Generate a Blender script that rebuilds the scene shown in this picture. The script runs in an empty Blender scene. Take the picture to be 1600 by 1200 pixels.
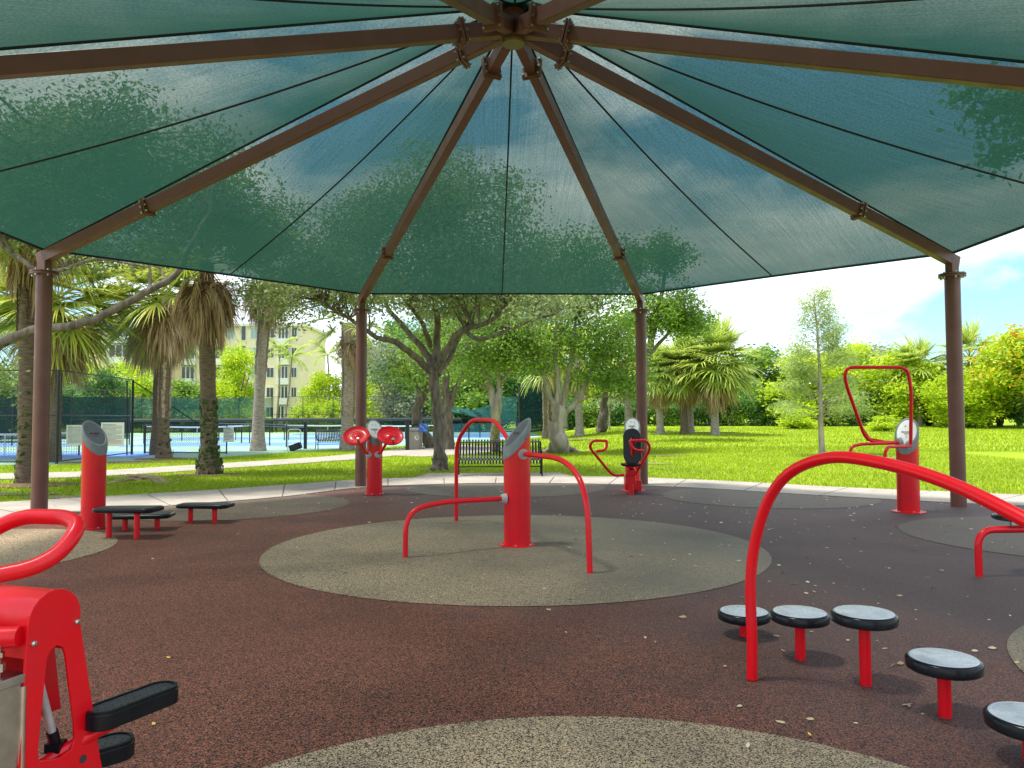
import bpy, bmesh, math, random
import numpy as np
from mathutils import Vector, Matrix
PI = math.pi
rnd = random.Random(7)
rng = np.random.default_rng(11)
scene = bpy.context.scene
COL = scene.collection

# ---------------------------------------------------------------- camera
CAM_H = 1.5; FPX = 1196.8; PITCH = 0.04318; ROLL = -0.00366
cam_d = bpy.data.cameras.new('camera'); cam = bpy.data.objects.new('camera', cam_d); COL.objects.link(cam)
cam_d.sensor_width = 36.0; cam_d.lens = FPX/1600*36.0
cam_d.clip_start = 0.05; cam_d.clip_end = 3000
cam.matrix_world = (Matrix.Translation((0, 0, CAM_H)) @ Matrix.Rotation(PI/2+PITCH, 4, 'X') @ Matrix.Rotation(ROLL, 4, 'Z'))
scene.camera = cam
# ---------------------------------------------------------------- world, sun, exposure
SUN_EL = math.radians(71); SUN_AZ = math.radians(262)      # compass-like: 0 = +Y, clockwise
sd = Vector((math.sin(SUN_AZ)*math.cos(SUN_EL), math.cos(SUN_AZ)*math.cos(SUN_EL), math.sin(SUN_EL)))
world = bpy.data.worlds.new('World'); scene.world = world; world.use_nodes = True
wn = world.node_tree; wn.nodes.clear()
def N(t, k, **kw):
    n = t.nodes.new(k)
    for a, b in kw.items():
        if a.startswith('i_'): n.inputs[a[2:].replace('_', ' ')].default_value = b
        else: setattr(n, a, b)
    return n
def ramp(t, stops, interp='LINEAR'):
    n = t.nodes.new('ShaderNodeValToRGB'); cr = n.color_ramp; cr.interpolation = interp
    while len(cr.elements) < len(stops): cr.elements.new(0.5)
    for e, (p, c) in zip(cr.elements, stops):
        e.position = p; e.color = c if len(c) == 4 else (*c, 1)
    return n
sky = N(wn, 'ShaderNodeTexSky', sky_type='NISHITA', sun_disc=False)
sky.sun_elevation = SUN_EL; sky.sun_rotation = SUN_AZ; sky.air_density = 1.0; sky.dust_density = 1.2
tc = N(wn, 'ShaderNodeTexCoord'); mp = N(wn, 'ShaderNodeMapping'); mp.inputs['Scale'].default_value = (1, 1, 2.6)
mp.inputs['Location'].default_value = (3.1, 0.4, 0.2)
cn = N(wn, 'ShaderNodeTexNoise'); cn.inputs['Scale'].default_value = 2.3; cn.inputs['Detail'].default_value = 9; cn.inputs['Roughness'].default_value = 0.56
cn.inputs['Distortion'].default_value = 0.25
cr = ramp(wn, [(0.41, (0, 0, 0)), (0.56, (1, 1, 1))])
cn2 = N(wn, 'ShaderNodeTexNoise'); cn2.inputs['Scale'].default_value = 5.0; cn2.inputs['Detail'].default_value = 6
cr2 = ramp(wn, [(0.3, (3.2, 3.6, 4.1)), (0.60, (6.0, 6.1, 6.3))])
tint = N(wn, 'ShaderNodeMix', data_type='RGBA', blend_type='MULTIPLY'); tint.inputs[0].default_value = 1
tint.inputs[7].default_value = (0.50, 0.66, 0.74, 1)
mx = N(wn, 'ShaderNodeMix', data_type='RGBA')
bg = N(wn, 'ShaderNodeBackground'); bg.inputs['Strength'].default_value = 0.135
wo = N(wn, 'ShaderNodeOutputWorld')
L = wn.links.new
L(tc.outputs['Generated'], mp.inputs[0]); L(mp.outputs[0], cn.inputs[0]); L(mp.outputs[0], cn2.inputs[0])
L(cn.outputs[0], cr.inputs[0]); L(cn2.outputs[0], cr2.inputs[0]); L(cr.outputs[0], mx.inputs[0])
L(sky.outputs[0], tint.inputs[6]); L(tint.outputs[2], mx.inputs[6]); L(cr2.outputs[0], mx.inputs[7])
L(mx.outputs[2], bg.inputs[0]); L(bg.outputs[0], wo.inputs[0])
sun_d = bpy.data.lights.new('sun', 'SUN'); sun = bpy.data.objects.new('sun', sun_d); COL.objects.link(sun)
sun_d.energy = 2.9; sun_d.angle = math.radians(8); sun_d.color = (1.0, 0.95, 0.86)
sun.rotation_euler = sd.to_track_quat('Z', 'Y').to_euler(); sun.location = (0, 0, 30)
vs = scene.view_settings; vs.view_transform = 'Standard'; vs.look = 'None'; vs.exposure = 1.5; vs.gamma = 1; vs.use_curve_mapping = False
scene.cycles.max_bounces = 8; scene.cycles.transparent_max_bounces = 10

# ---------------------------------------------------------------- pixel rays (used to read positions off the plan)
_c, _s = math.cos(PITCH), math.sin(PITCH)
def ray(px, py):
    a, b = px-800, py-600
    cr_, sr_ = math.cos(ROLL), math.sin(ROLL)
    u = a*cr_+b*sr_; v = -a*sr_+b*cr_
    d = Vector((u, FPX*_c+v*_s, FPX*_s-v*_c))
    return d/d.y
def rise(x, y):
    t = min(1, max(0, (x-1.5)/7)); t = t*t*(3-2*t)
    return 0.016*max(0, y-25)*t if y < 140 else 0.016*115*t
def at(px, py, Y):
    d = ray(px, py)*Y; d.z += CAM_H; return d
def gr(px, py):
    d = ray(px, py); Y = 5.0; lo, hi = 1.0, 400.0
    for _ in range(50):
        m = (lo+hi)/2
        if CAM_H+d.z*m > rise(d.x*m, m): lo = m
        else: hi = m
    return Vector((d.x*lo, lo, rise(d.x*lo, lo)))

# ---------------------------------------------------------------- materials
def base_mat(name):
    m = bpy.data.materials.new(name); m.use_nodes = True; t = m.node_tree
    return m, t, t.nodes['Principled BSDF'], t.nodes['Material Output']
def pmat(name, c1, c2=None, scale=6.0, rough=0.5, rough2=None, metal=0.0, bump=0.0, bscale=60.0, coat=0.0, stretch=(1, 1, 1), lo=0.35, hi=0.65, spec=0.5, detail=6):
    m, t, p, o = base_mat(name); p.inputs['Roughness'].default_value = rough; p.inputs['Metallic'].default_value = metal
    p.inputs['Coat Weight'].default_value = coat; p.inputs['Coat Roughness'].default_value = 0.12; p.inputs['Specular IOR Level'].default_value = spec
    c2 = c2 or tuple(v*0.85 for v in c1)
    tcn = N(t, 'ShaderNodeTexCoord'); mpn = N(t, 'ShaderNodeMapping'); mpn.inputs['Scale'].default_value = stretch
    nz = N(t, 'ShaderNodeTexNoise'); nz.inputs['Scale'].default_value = scale; nz.inputs['Detail'].default_value = detail
    rp = ramp(t, [(lo, c1), (hi, c2)])
    k = t.links.new
    k(tcn.outputs['Object'], mpn.inputs[0]); k(mpn.outputs[0], nz.inputs[0]); k(nz.outputs[0], rp.inputs[0]); k(rp.outputs[0], p.inputs['Base Color'])
    if rough2 is not None:
        mr = N(t, 'ShaderNodeMapRange'); mr.inputs[1].default_value = .35; mr.inputs[2].default_value = .65
        mr.inputs[3].default_value = rough; mr.inputs[4].default_value = rough2; k(nz.outputs[0], mr.inputs[0]); k(mr.outputs[0], p.inputs['Roughness'])
    if bump:
        n2 = N(t, 'ShaderNodeTexNoise'); n2.inputs['Scale'].default_value = bscale; n2.inputs['Detail'].default_value = 5
        bp = N(t, 'ShaderNodeBump'); bp.inputs['Strength'].default_value = bump; bp.inputs['Distance'].default_value = 0.02
        k(mpn.outputs[0], n2.inputs[0]); k(n2.outputs[0], bp.inputs['Height']); k(bp.outputs[0], p.inputs['Normal'])
    return m
def leaf_mat(name, cols, trans=0.5, rough=0.5, nscale=0.5, bright=1.0):
    m, t, p, o = base_mat(name); k = t.links.new
    g = N(t, 'ShaderNodeNewGeometry'); tcn = N(t, 'ShaderNodeTexCoord'); nz = N(t, 'ShaderNodeTexNoise'); nz.inputs['Scale'].default_value = nscale; nz.inputs['Detail'].default_value = 3
    k(tcn.outputs['Object'], nz.inputs[0])
    ad = N(t, 'ShaderNodeMath', operation='MULTIPLY_ADD'); ad.inputs[1].default_value = 0.55; k(g.outputs['Random Per Island'], ad.inputs[0])
    ml = N(t, 'ShaderNodeMath', operation='MULTIPLY'); ml.inputs[1].default_value = 0.45*1.6; k(nz.outputs[0], ml.inputs[0]); k(ml.outputs[0], ad.inputs[2])
    sb = N(t, 'ShaderNodeMath', operation='SUBTRACT'); sb.inputs[1].default_value = 0.12; k(ad.outputs[0], sb.inputs[0])
    rp = ramp(t, [(i/(len(cols)-1), tuple(v*bright for v in c)) for i, c in enumerate(cols)]); k(sb.outputs[0], rp.inputs[0])
    p.inputs['Roughness'].default_value = rough; p.inputs['Specular IOR Level'].default_value = 0.35
    tr = N(t, 'ShaderNodeBsdfTranslucent'); mxs = N(t, 'ShaderNodeMixShader'); mxs.inputs[0].default_value = trans
    k(rp.outputs[0], p.inputs['Base Color']); k(rp.outputs[0], tr.inputs[0]); k(p.outputs[0], mxs.inputs[1]); k(tr.outputs[0], mxs.inputs[2]); k(mxs.outputs[0], o.inputs[0])
    return m
def rubber_mat(name, chips, dark, grey_tone, scale=170.0):
    m, t, p, o = base_mat(name); k = t.links.new
    tcn = N(t, 'ShaderNodeTexCoord')
    vo = N(t, 'ShaderNodeTexVoronoi'); vo.inputs['Scale'].default_value = scale
    wn_ = N(t, 'ShaderNodeSeparateColor'); k(tcn.outputs['Object'], vo.inputs[0]); k(vo.outputs['Color'], wn_.inputs[0])
    rp = ramp(t, chips, 'CONSTANT'); k(wn_.outputs[0], rp.inputs[0])
    big = N(t, 'ShaderNodeTexNoise'); big.inputs['Scale'].default_value = 0.55; big.inputs['Detail'].default_value = 8; big.inputs['Roughness'].default_value = .6
    k(tcn.outputs['Object'], big.inputs[0])
    rb = ramp(t, [(0.32, (0.62, 0.62, 0.64)), (0.5, (0.95, 0.95, 0.95)), (0.72, (1.12, 1.1, 1.06))]); k(big.outputs[0], rb.inputs[0])
    mu = N(t, 'ShaderNodeMix', data_type='RGBA', blend_type='MULTIPLY'); mu.inputs[0].default_value = 1; k(rp.outputs[0], mu.inputs[6]); k(rb.outputs[0], mu.inputs[7])
    # dull grey blend growing towards the right and far side, broken up by noise
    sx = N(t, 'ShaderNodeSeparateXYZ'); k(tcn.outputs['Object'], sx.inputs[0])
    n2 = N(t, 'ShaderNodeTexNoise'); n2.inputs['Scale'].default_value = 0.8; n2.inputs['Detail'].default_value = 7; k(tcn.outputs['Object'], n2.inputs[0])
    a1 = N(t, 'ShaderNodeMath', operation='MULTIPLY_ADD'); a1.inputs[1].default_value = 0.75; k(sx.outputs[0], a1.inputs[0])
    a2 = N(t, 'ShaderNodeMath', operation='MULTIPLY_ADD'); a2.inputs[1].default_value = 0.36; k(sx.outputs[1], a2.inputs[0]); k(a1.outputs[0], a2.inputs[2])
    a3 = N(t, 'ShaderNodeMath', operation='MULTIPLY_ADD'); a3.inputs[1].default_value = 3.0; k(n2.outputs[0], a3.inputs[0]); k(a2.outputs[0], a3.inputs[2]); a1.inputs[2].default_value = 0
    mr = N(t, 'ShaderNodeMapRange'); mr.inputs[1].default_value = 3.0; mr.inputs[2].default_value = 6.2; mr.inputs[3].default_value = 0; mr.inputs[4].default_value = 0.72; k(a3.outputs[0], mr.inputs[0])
    m2 = N(t, 'ShaderNodeMix', data_type='RGBA'); k(mr.outputs[0], m2.inputs[0]); k(mu.outputs[2], m2.inputs[6]); m2.inputs[7].default_value = (*grey_tone, 1)
    n3 = N(t, 'ShaderNodeTexNoise'); n3.inputs['Scale'].default_value = 1.7; n3.inputs['Detail'].default_value = 10; n3.inputs['Roughness'].default_value = .7; n3.inputs['Distortion'].default_value = 1.5; k(tcn.outputs['Object'], n3.inputs[0])
    m3r = N(t, 'ShaderNodeMapRange'); m3r.inputs[1].default_value = .66; m3r.inputs[2].default_value = .80; m3r.inputs[4].default_value = .5; k(n3.outputs[0], m3r.inputs[0])
    m3 = N(t, 'ShaderNodeMix', data_type='RGBA'); k(m3r.outputs[0], m3.inputs[0]); k(m2.outputs[2], m3.inputs[6]); m3.inputs[7].default_value = (.22, .20, .18, 1)
    k(m3.outputs[2], p.inputs['Base Color'])
    p.inputs['Roughness'].default_value = 0.7; p.inputs['Specular IOR Level'].default_value = 0.22
    bp = N(t, 'ShaderNodeBump'); bp.inputs['Strength'].default_value = 0.5; bp.inputs['Distance'].default_value = 0.003
    k(vo.outputs['Distance'], bp.inputs['Height']); k(bp.outputs[0], p.inputs['Normal'])
    return m
def fabric_mat(name, col, open_, var=.24):
    m, t, p, o = base_mat(name); k = t.links.new; t.nodes.remove(p)
    uv = N(t, 'ShaderNodeTexCoord'); mpn = N(t, 'ShaderNodeMapping'); mpn.inputs['Scale'].default_value = (16, 0.45, 1)
    nz = N(t, 'ShaderNodeTexNoise'); nz.inputs['Scale'].default_value = 2.2; nz.inputs['Detail'].default_value = 8; nz.inputs['Roughness'].default_value = .65
    k(uv.outputs['UV'], mpn.inputs[0]); k(mpn.outputs[0], nz.inputs[0])
    fine = N(t, 'ShaderNodeTexNoise'); fine.inputs['Scale'].default_value = 34; fine.inputs['Detail'].default_value = 4; fine.inputs['Roughness'].default_value = .75; k(uv.outputs['UV'], fine.inputs[0])
    sm = N(t, 'ShaderNodeMath', operation='MULTIPLY_ADD'); sm.inputs[1].default_value = 0.36; k(nz.outputs[0], sm.inputs[0]); 
    fm = N(t, 'ShaderNodeMath', operation='MULTIPLY'); fm.inputs[1].default_value = 0.64; k(fine.outputs[0], fm.inputs[0]); k(fm.outputs[0], sm.inputs[2])
    rp = ramp(t, [(0.38, tuple(v*0.82 for v in col)), (0.62, tuple(v*1.18 for v in col))]); k(sm.outputs[0], rp.inputs[0])
    df = N(t, 'ShaderNodeBsdfDiffuse'); tl = N(t, 'ShaderNodeBsdfTranslucent'); k(rp.outputs[0], df.inputs[0]); k(rp.outputs[0], tl.inputs[0])
    ms = N(t, 'ShaderNodeMixShader'); ms.inputs[0].default_value = 0.5; k(df.outputs[0], ms.inputs[1]); k(tl.outputs[0], ms.inputs[2])
    tp = N(t, 'ShaderNodeBsdfTransparent'); tp.inputs[0].default_value = (0.93, 1.0, 0.95, 1)
    lw = N(t, 'ShaderNodeLayerWeight'); lw.inputs[0].default_value = 0.5
    pw = N(t, 'ShaderNodeMath', operation='POWER'); pw.inputs[1].default_value = 1.5; iv = N(t, 'ShaderNodeMath', operation='SUBTRACT'); iv.inputs[0].default_value = 1
    k(lw.outputs['Facing'], iv.inputs[1]); k(iv.outputs[0], pw.inputs[0])
    mo = N(t, 'ShaderNodeMath', operation='MULTIPLY'); mo.inputs[1].default_value = open_; k(pw.outputs[0], mo.inputs[0])
    mr = N(t, 'ShaderNodeMapRange'); mr.inputs[1].default_value = .38; mr.inputs[2].default_value = .62; mr.inputs[3].default_value = 1-var; mr.inputs[4].default_value = 1+var; k(sm.outputs[0], mr.inputs[0])
    mo2 = N(t, 'ShaderNodeMath', operation='MULTIPLY', use_clamp=True); k(mo.outputs[0], mo2.inputs[0]); k(mr.outputs[0], mo2.inputs[1])
    mf = N(t, 'ShaderNodeMixShader'); k(mo2.outputs[0], mf.inputs[0]); k(ms.outputs[0], mf.inputs[1]); k(tp.outputs[0], mf.inputs[2]); k(mf.outputs[0], o.inputs[0])
    return m
M = {}
M['red'] = pmat('red_paint', (0.72, 0.0008, 0.009), (0.60, 0.006, 0.014), 7, rough=0.34, rough2=.46, coat=0.22, spec=.3, lo=.5, hi=.8)
M['cap'] = pmat('grey_cap', (0.20, 0.215, 0.215), (0.16, 0.175, 0.18), 8, rough=0.4)
M['panel'] = pmat('panel_print', (0.11, 0.115, 0.125), (0.09, 0.095, 0.105), 30, rough=0.35)
M['panel_light'] = pmat('panel_pale', (0.68, 0.69, 0.68), (0.60, 0.61, 0.60), 30, rough=0.35)
M['ink'] = pmat('dark_ink', (0.03, 0.03, 0.04), rough=0.5)
M['ink_grey'] = pmat('grey_ink', (0.17, 0.17, 0.19), rough=0.5)
M['ink_pale'] = pmat('pale_ink', (0.36, 0.36, 0.37), rough=0.5)
M['ink_red'] = pmat('red_ink', (0.45, 0.02, 0.02), rough=0.5)
M['black'] = pmat('black_plastic', (0.006, 0.007, 0.010), (0.010, 0.011, 0.014), 20, rough=0.22, spec=.22)
M['strap'] = pmat('strap_metal', (0.022, 0.023, 0.026), (0.03, 0.031, 0.034), 20, rough=0.24, spec=.7, coat=.5)
M['tread'] = pmat('worn_tread', (0.016, 0.019, 0.024), (0.028, 0.031, 0.037), 25, rough=0.4, rough2=0.55, bump=0.25, bscale=350, spec=.4)
M['disc_top'] = pmat('disc_top_with_sheen', (0.46, 0.49, 0.53), (0.34, 0.37, 0.40), 14, rough=0.22, rough2=0.4, bump=0.15, bscale=300)  # pale colour paints the sky and canopy reflection onto black discs and seat
M['steel'] = pmat('bare_steel', (0.62, 0.60, 0.57), (0.5, 0.49, 0.47), 20, rough=0.28, metal=1.0)
M['socket'] = pmat('grey_socket', (0.42, 0.41, 0.40), (0.34, 0.33, 0.33), 20, rough=0.4)
M['brown'] = pmat('brown_paint', (0.150, 0.058, 0.040), (0.128, 0.049, 0.034), 4, rough=0.36, rough2=0.46, bump=0.06, bscale=150)
M['olive'] = pmat('olive_plate', (0.18, 0.15, 0.05), rough=0.45)
M['fabric'] = fabric_mat('shade_mesh', (0.015, 0.052, 0.036), 0.27, .42)
M['seam'] = pmat('seam_webbing', (0.008, 0.014, 0.018), rough=0.8)
M['screen'] = fabric_mat('windscreen_mesh', (0.05, 0.17, 0.16), 0.42, .08)
M['screen_dark'] = fabric_mat('dark_windscreen', (0.012, 0.032, 0.035), 0.18, .08)
M['concrete'] = pmat('path_concrete', (0.34, 0.30, 0.255), (0.24, 0.21, 0.18), 1.6, rough=0.85, bump=0.25, bscale=90, lo=.3, hi=.75)
M['joint'] = pmat('joint_dirt', (0.13, 0.10, 0.075), rough=0.95)
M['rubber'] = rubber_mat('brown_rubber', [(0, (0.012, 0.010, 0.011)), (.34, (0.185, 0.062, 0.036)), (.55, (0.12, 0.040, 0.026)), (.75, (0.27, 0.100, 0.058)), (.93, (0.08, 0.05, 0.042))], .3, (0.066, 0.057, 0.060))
M['tan'] = rubber_mat('tan_rubber', [(0, (0.02, 0.019, 0.018)), (.28, (0.31, 0.23, 0.14)), (.55, (0.21, 0.155, 0.098)), (.74, (0.45, 0.345, 0.215)), (.94, (0.14, 0.11, 0.08))], .3, (0.135, 0.125, 0.105))
M['mulch'] = pmat('mulch', (0.20, 0.10, 0.06), (0.09, 0.045, 0.03), 30, rough=0.95, bump=0.8, bscale=80)
M['soil'] = pmat('bare_soil', (0.22, 0.17, 0.13), (0.10, 0.075, 0.06), 9, rough=0.95, bump=0.6, bscale=60)
M['bark'] = pmat('oak_bark', (0.20, 0.165, 0.125), (0.085, 0.066, 0.05), 9, rough=0.9, bump=1.0, bscale=28, stretch=(1, 1, .25))
M['bark_moss'] = pmat('mossy_bark', (0.20, 0.185, 0.13), (0.05, 0.05, 0.03), 11, rough=0.9, bump=1.0, bscale=26, stretch=(1, 1, .35))
M['bark_pale'] = pmat('pale_bark', (0.42, 0.36, 0.31), (0.24, 0.19, 0.15), 5, rough=0.9, bump=0.7, bscale=18, stretch=(1, 1, .3))
M['palm_bark'] = pmat('palm_trunk', (0.21, 0.15, 0.105), (0.11, 0.075, 0.05), 8, rough=0.95, bump=1.0, bscale=10, stretch=(.7, .7, 3.5))
M['palm_grey'] = pmat('palm_trunk_grey', (0.42, 0.36, 0.31), (0.22, 0.17, 0.14), 8, rough=0.95, bump=1.0, bscale=10, stretch=(.7, .7, 3.0))
M['boot'] = pmat('leaf_boots', (0.50, 0.40, 0.33), (0.26, 0.16, 0.11), 12, rough=0.9, bump=.5, bscale=40)
M['moss'] = pmat('moss', (0.09, 0.15, 0.02), (0.015, 0.02, 0.012), 16, rough=0.95, bump=1, bscale=60)
M['fence'] = pmat('black_fence', (0.010, 0.013, 0.018), rough=0.45)
M['link'] = pmat('chain_wire', (0.05, 0.06, 0.07), rough=0.5)
M['court_g'] = pmat('court_green', (0.17, 0.31, 0.22), (0.21, 0.35, 0.26), 1.2, rough=0.8, bump=.1, bscale=60)
M['court_b'] = pmat('court_blue', (0.07, 0.19, 0.50), (0.09, 0.22, 0.54), 1.2, rough=0.8, bump=.1, bscale=60)
M['white'] = pmat('white_paint', (0.78, 0.78, 0.76), (0.70, 0.70, 0.68), 8, rough=0.55)
M['notice'] = pmat('notice_board', (0.74, 0.73, 0.68), (0.66, 0.65, 0.60), 8, rough=0.5)
M['wall'] = pmat('cream_stucco', (0.80, 0.66, 0.48), (0.74, 0.62, 0.45), 2, rough=0.9)
M['trim'] = pmat('pale_trim', (0.72, 0.72, 0.70), rough=0.7)
M['glass'] = pmat('window_glass', (0.05, 0.055, 0.06), rough=0.12)
M['glass_blue'] = pmat('window_glass_pale', (0.30, 0.40, 0.42), rough=0.15)
M['can'] = pmat('aggregate_can', (0.46, 0.40, 0.33), (0.32, 0.28, 0.23), 60, rough=0.9, bump=.4, bscale=160)
M['can_lid'] = pmat('can_lid', (0.30, 0.31, 0.31), rough=0.6)
M['blue'] = pmat('blue_sign', (0.02, 0.13, 0.55), rough=0.4)
M['green'] = pmat('green_sign', (0.0, 0.25, 0.15), rough=0.5)
def grass_ground():
    m, t, p, o = base_mat('lawn'); k = t.links.new; tcn = N(t, 'ShaderNodeTexCoord')
    a = N(t, 'ShaderNodeTexNoise'); a.inputs['Scale'].default_value = 0.35; a.inputs['Detail'].default_value = 8
    b = N(t, 'ShaderNodeTexNoise'); b.inputs['Scale'].default_value = 22; b.inputs['Detail'].default_value = 6; b.inputs['Roughness'].default_value = .75
    k(tcn.outputs['Object'], a.inputs[0]); k(tcn.outputs['Object'], b.inputs[0])
    ra = ramp(t, [(0.3, (0.15, 0.235, 0.003)), (0.5, (0.22, 0.32, 0.004)), (0.72, (0.30, 0.38, 0.006))]); k(a.outputs[0], ra.inputs[0])
    rb_ = ramp(t, [(0.3, (0.45, 0.5, 0.4)), (0.55, (1.1, 1.1, 1.1)), (0.75, (1.4, 1.3, 1.2))]); k(b.outputs[0], rb_.inputs[0])
    mu = N(t, 'ShaderNodeMix', data_type='RGBA', blend_type='MULTIPLY'); mu.inputs[0].default_value = 1; k(ra.outputs[0], mu.inputs[6]); k(rb_.outputs[0], mu.inputs[7])
    k(mu.outputs[2], p.inputs['Base Color']); p.inputs['Roughness'].default_value = 0.9; p.inputs['Specular IOR Level'].default_value = .2
    bp = N(t, 'ShaderNodeBump'); bp.inputs['Strength'].default_value = 0.9; bp.inputs['Distance'].default_value = 0.05; k(b.outputs[0], bp.inputs['Height']); k(bp.outputs[0], p.inputs['Normal'])
    return m
M['lawn'] = grass_ground()
M['blade'] = leaf_mat('grass_blades', [(0.16, 0.25, 0.004), (0.27, 0.37, 0.005), (0.42, 0.49, 0.012)], .3, .5, .3)
M['tan_far'] = rubber_mat('brownish_tan_rubber', [(0, (0.02, 0.019, 0.018)), (.30, (0.20, 0.14, 0.095)), (.55, (0.13, 0.09, 0.066)), (.74, (0.26, 0.185, 0.125)), (.94, (0.10, 0.08, 0.06))], .3, (0.095, 0.083, 0.074))  # browner, darker chips for the rings at the far side and right
M['oak_leaf'] = leaf_mat('oak_leaves', [(0.05, 0.08, 0.03), (0.12, 0.165, 0.065), (0.21, 0.25, 0.11), (0.34, 0.35, 0.09)], .4, bright=1.65)
M['grey_leaf'] = leaf_mat('grey_leaves', [(0.09, 0.11, 0.07), (0.19, 0.215, 0.14), (0.32, 0.34, 0.24)], .35, bright=1.5)
M['green_leaf'] = leaf_mat('green_leaves', [(0.035, 0.085, 0.014), (0.09, 0.175, 0.025), (0.18, 0.29, 0.035), (0.33, 0.40, 0.045)], .45, bright=1.35)
M['lime_leaf'] = leaf_mat('lime_leaves', [(0.10, 0.20, 0.008), (0.24, 0.36, 0.012), (0.40, 0.48, 0.016), (0.52, 0.52, 0.03)], .5, bright=1.4)
M['dark_leaf'] = leaf_mat('dark_leaves', [(0.018, 0.05, 0.012), (0.045, 0.11, 0.02), (0.10, 0.19, 0.03)], .4, bright=1.9)
M['cypress_leaf'] = leaf_mat('cypress_leaves', [(0.16, 0.24, 0.06), (0.28, 0.36, 0.10), (0.40, 0.46, 0.16)], .5, bright=1.3)
M['frond'] = leaf_mat('palm_frond', [(0.10, 0.16, 0.02), (0.20, 0.27, 0.035), (0.36, 0.38, 0.06), (0.50, 0.44, 0.07)], .4, .4, 1.2, bright=1.4)
M['frond_far'] = leaf_mat('palm_frond_green', [(0.11, 0.16, 0.03), (0.24, 0.30, 0.06), (0.40, 0.40, 0.09)], .4, .4, 1.2, bright=1.75)
M['frond_dead'] = leaf_mat('dead_frond', [(0.14, 0.085, 0.045), (0.28, 0.19, 0.12), (0.46, 0.36, 0.28)], .25, .7, 1.5, bright=1.65)
M['flower'] = leaf_mat('orange_blossom', [(0.65, 0.20, 0.03), (0.75, 0.32, 0.04), (0.60, 0.10, 0.04)], .3)
M['litter'] = leaf_mat('litter_leaves', [(0.18, 0.10, 0.05), (0.50, 0.38, 0.22), (0.75, 0.68, 0.55)], .1, .6, 3)
M['litter_y'] = leaf_mat('yellow_leaf', [(0.65, 0.42, 0.08), (0.75, 0.52, 0.12)], .1, .6, 3)
M['wood'] = pmat('twig', (0.16, 0.12, 0.09), (0.09, 0.065, 0.05), 12, rough=.9)

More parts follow.
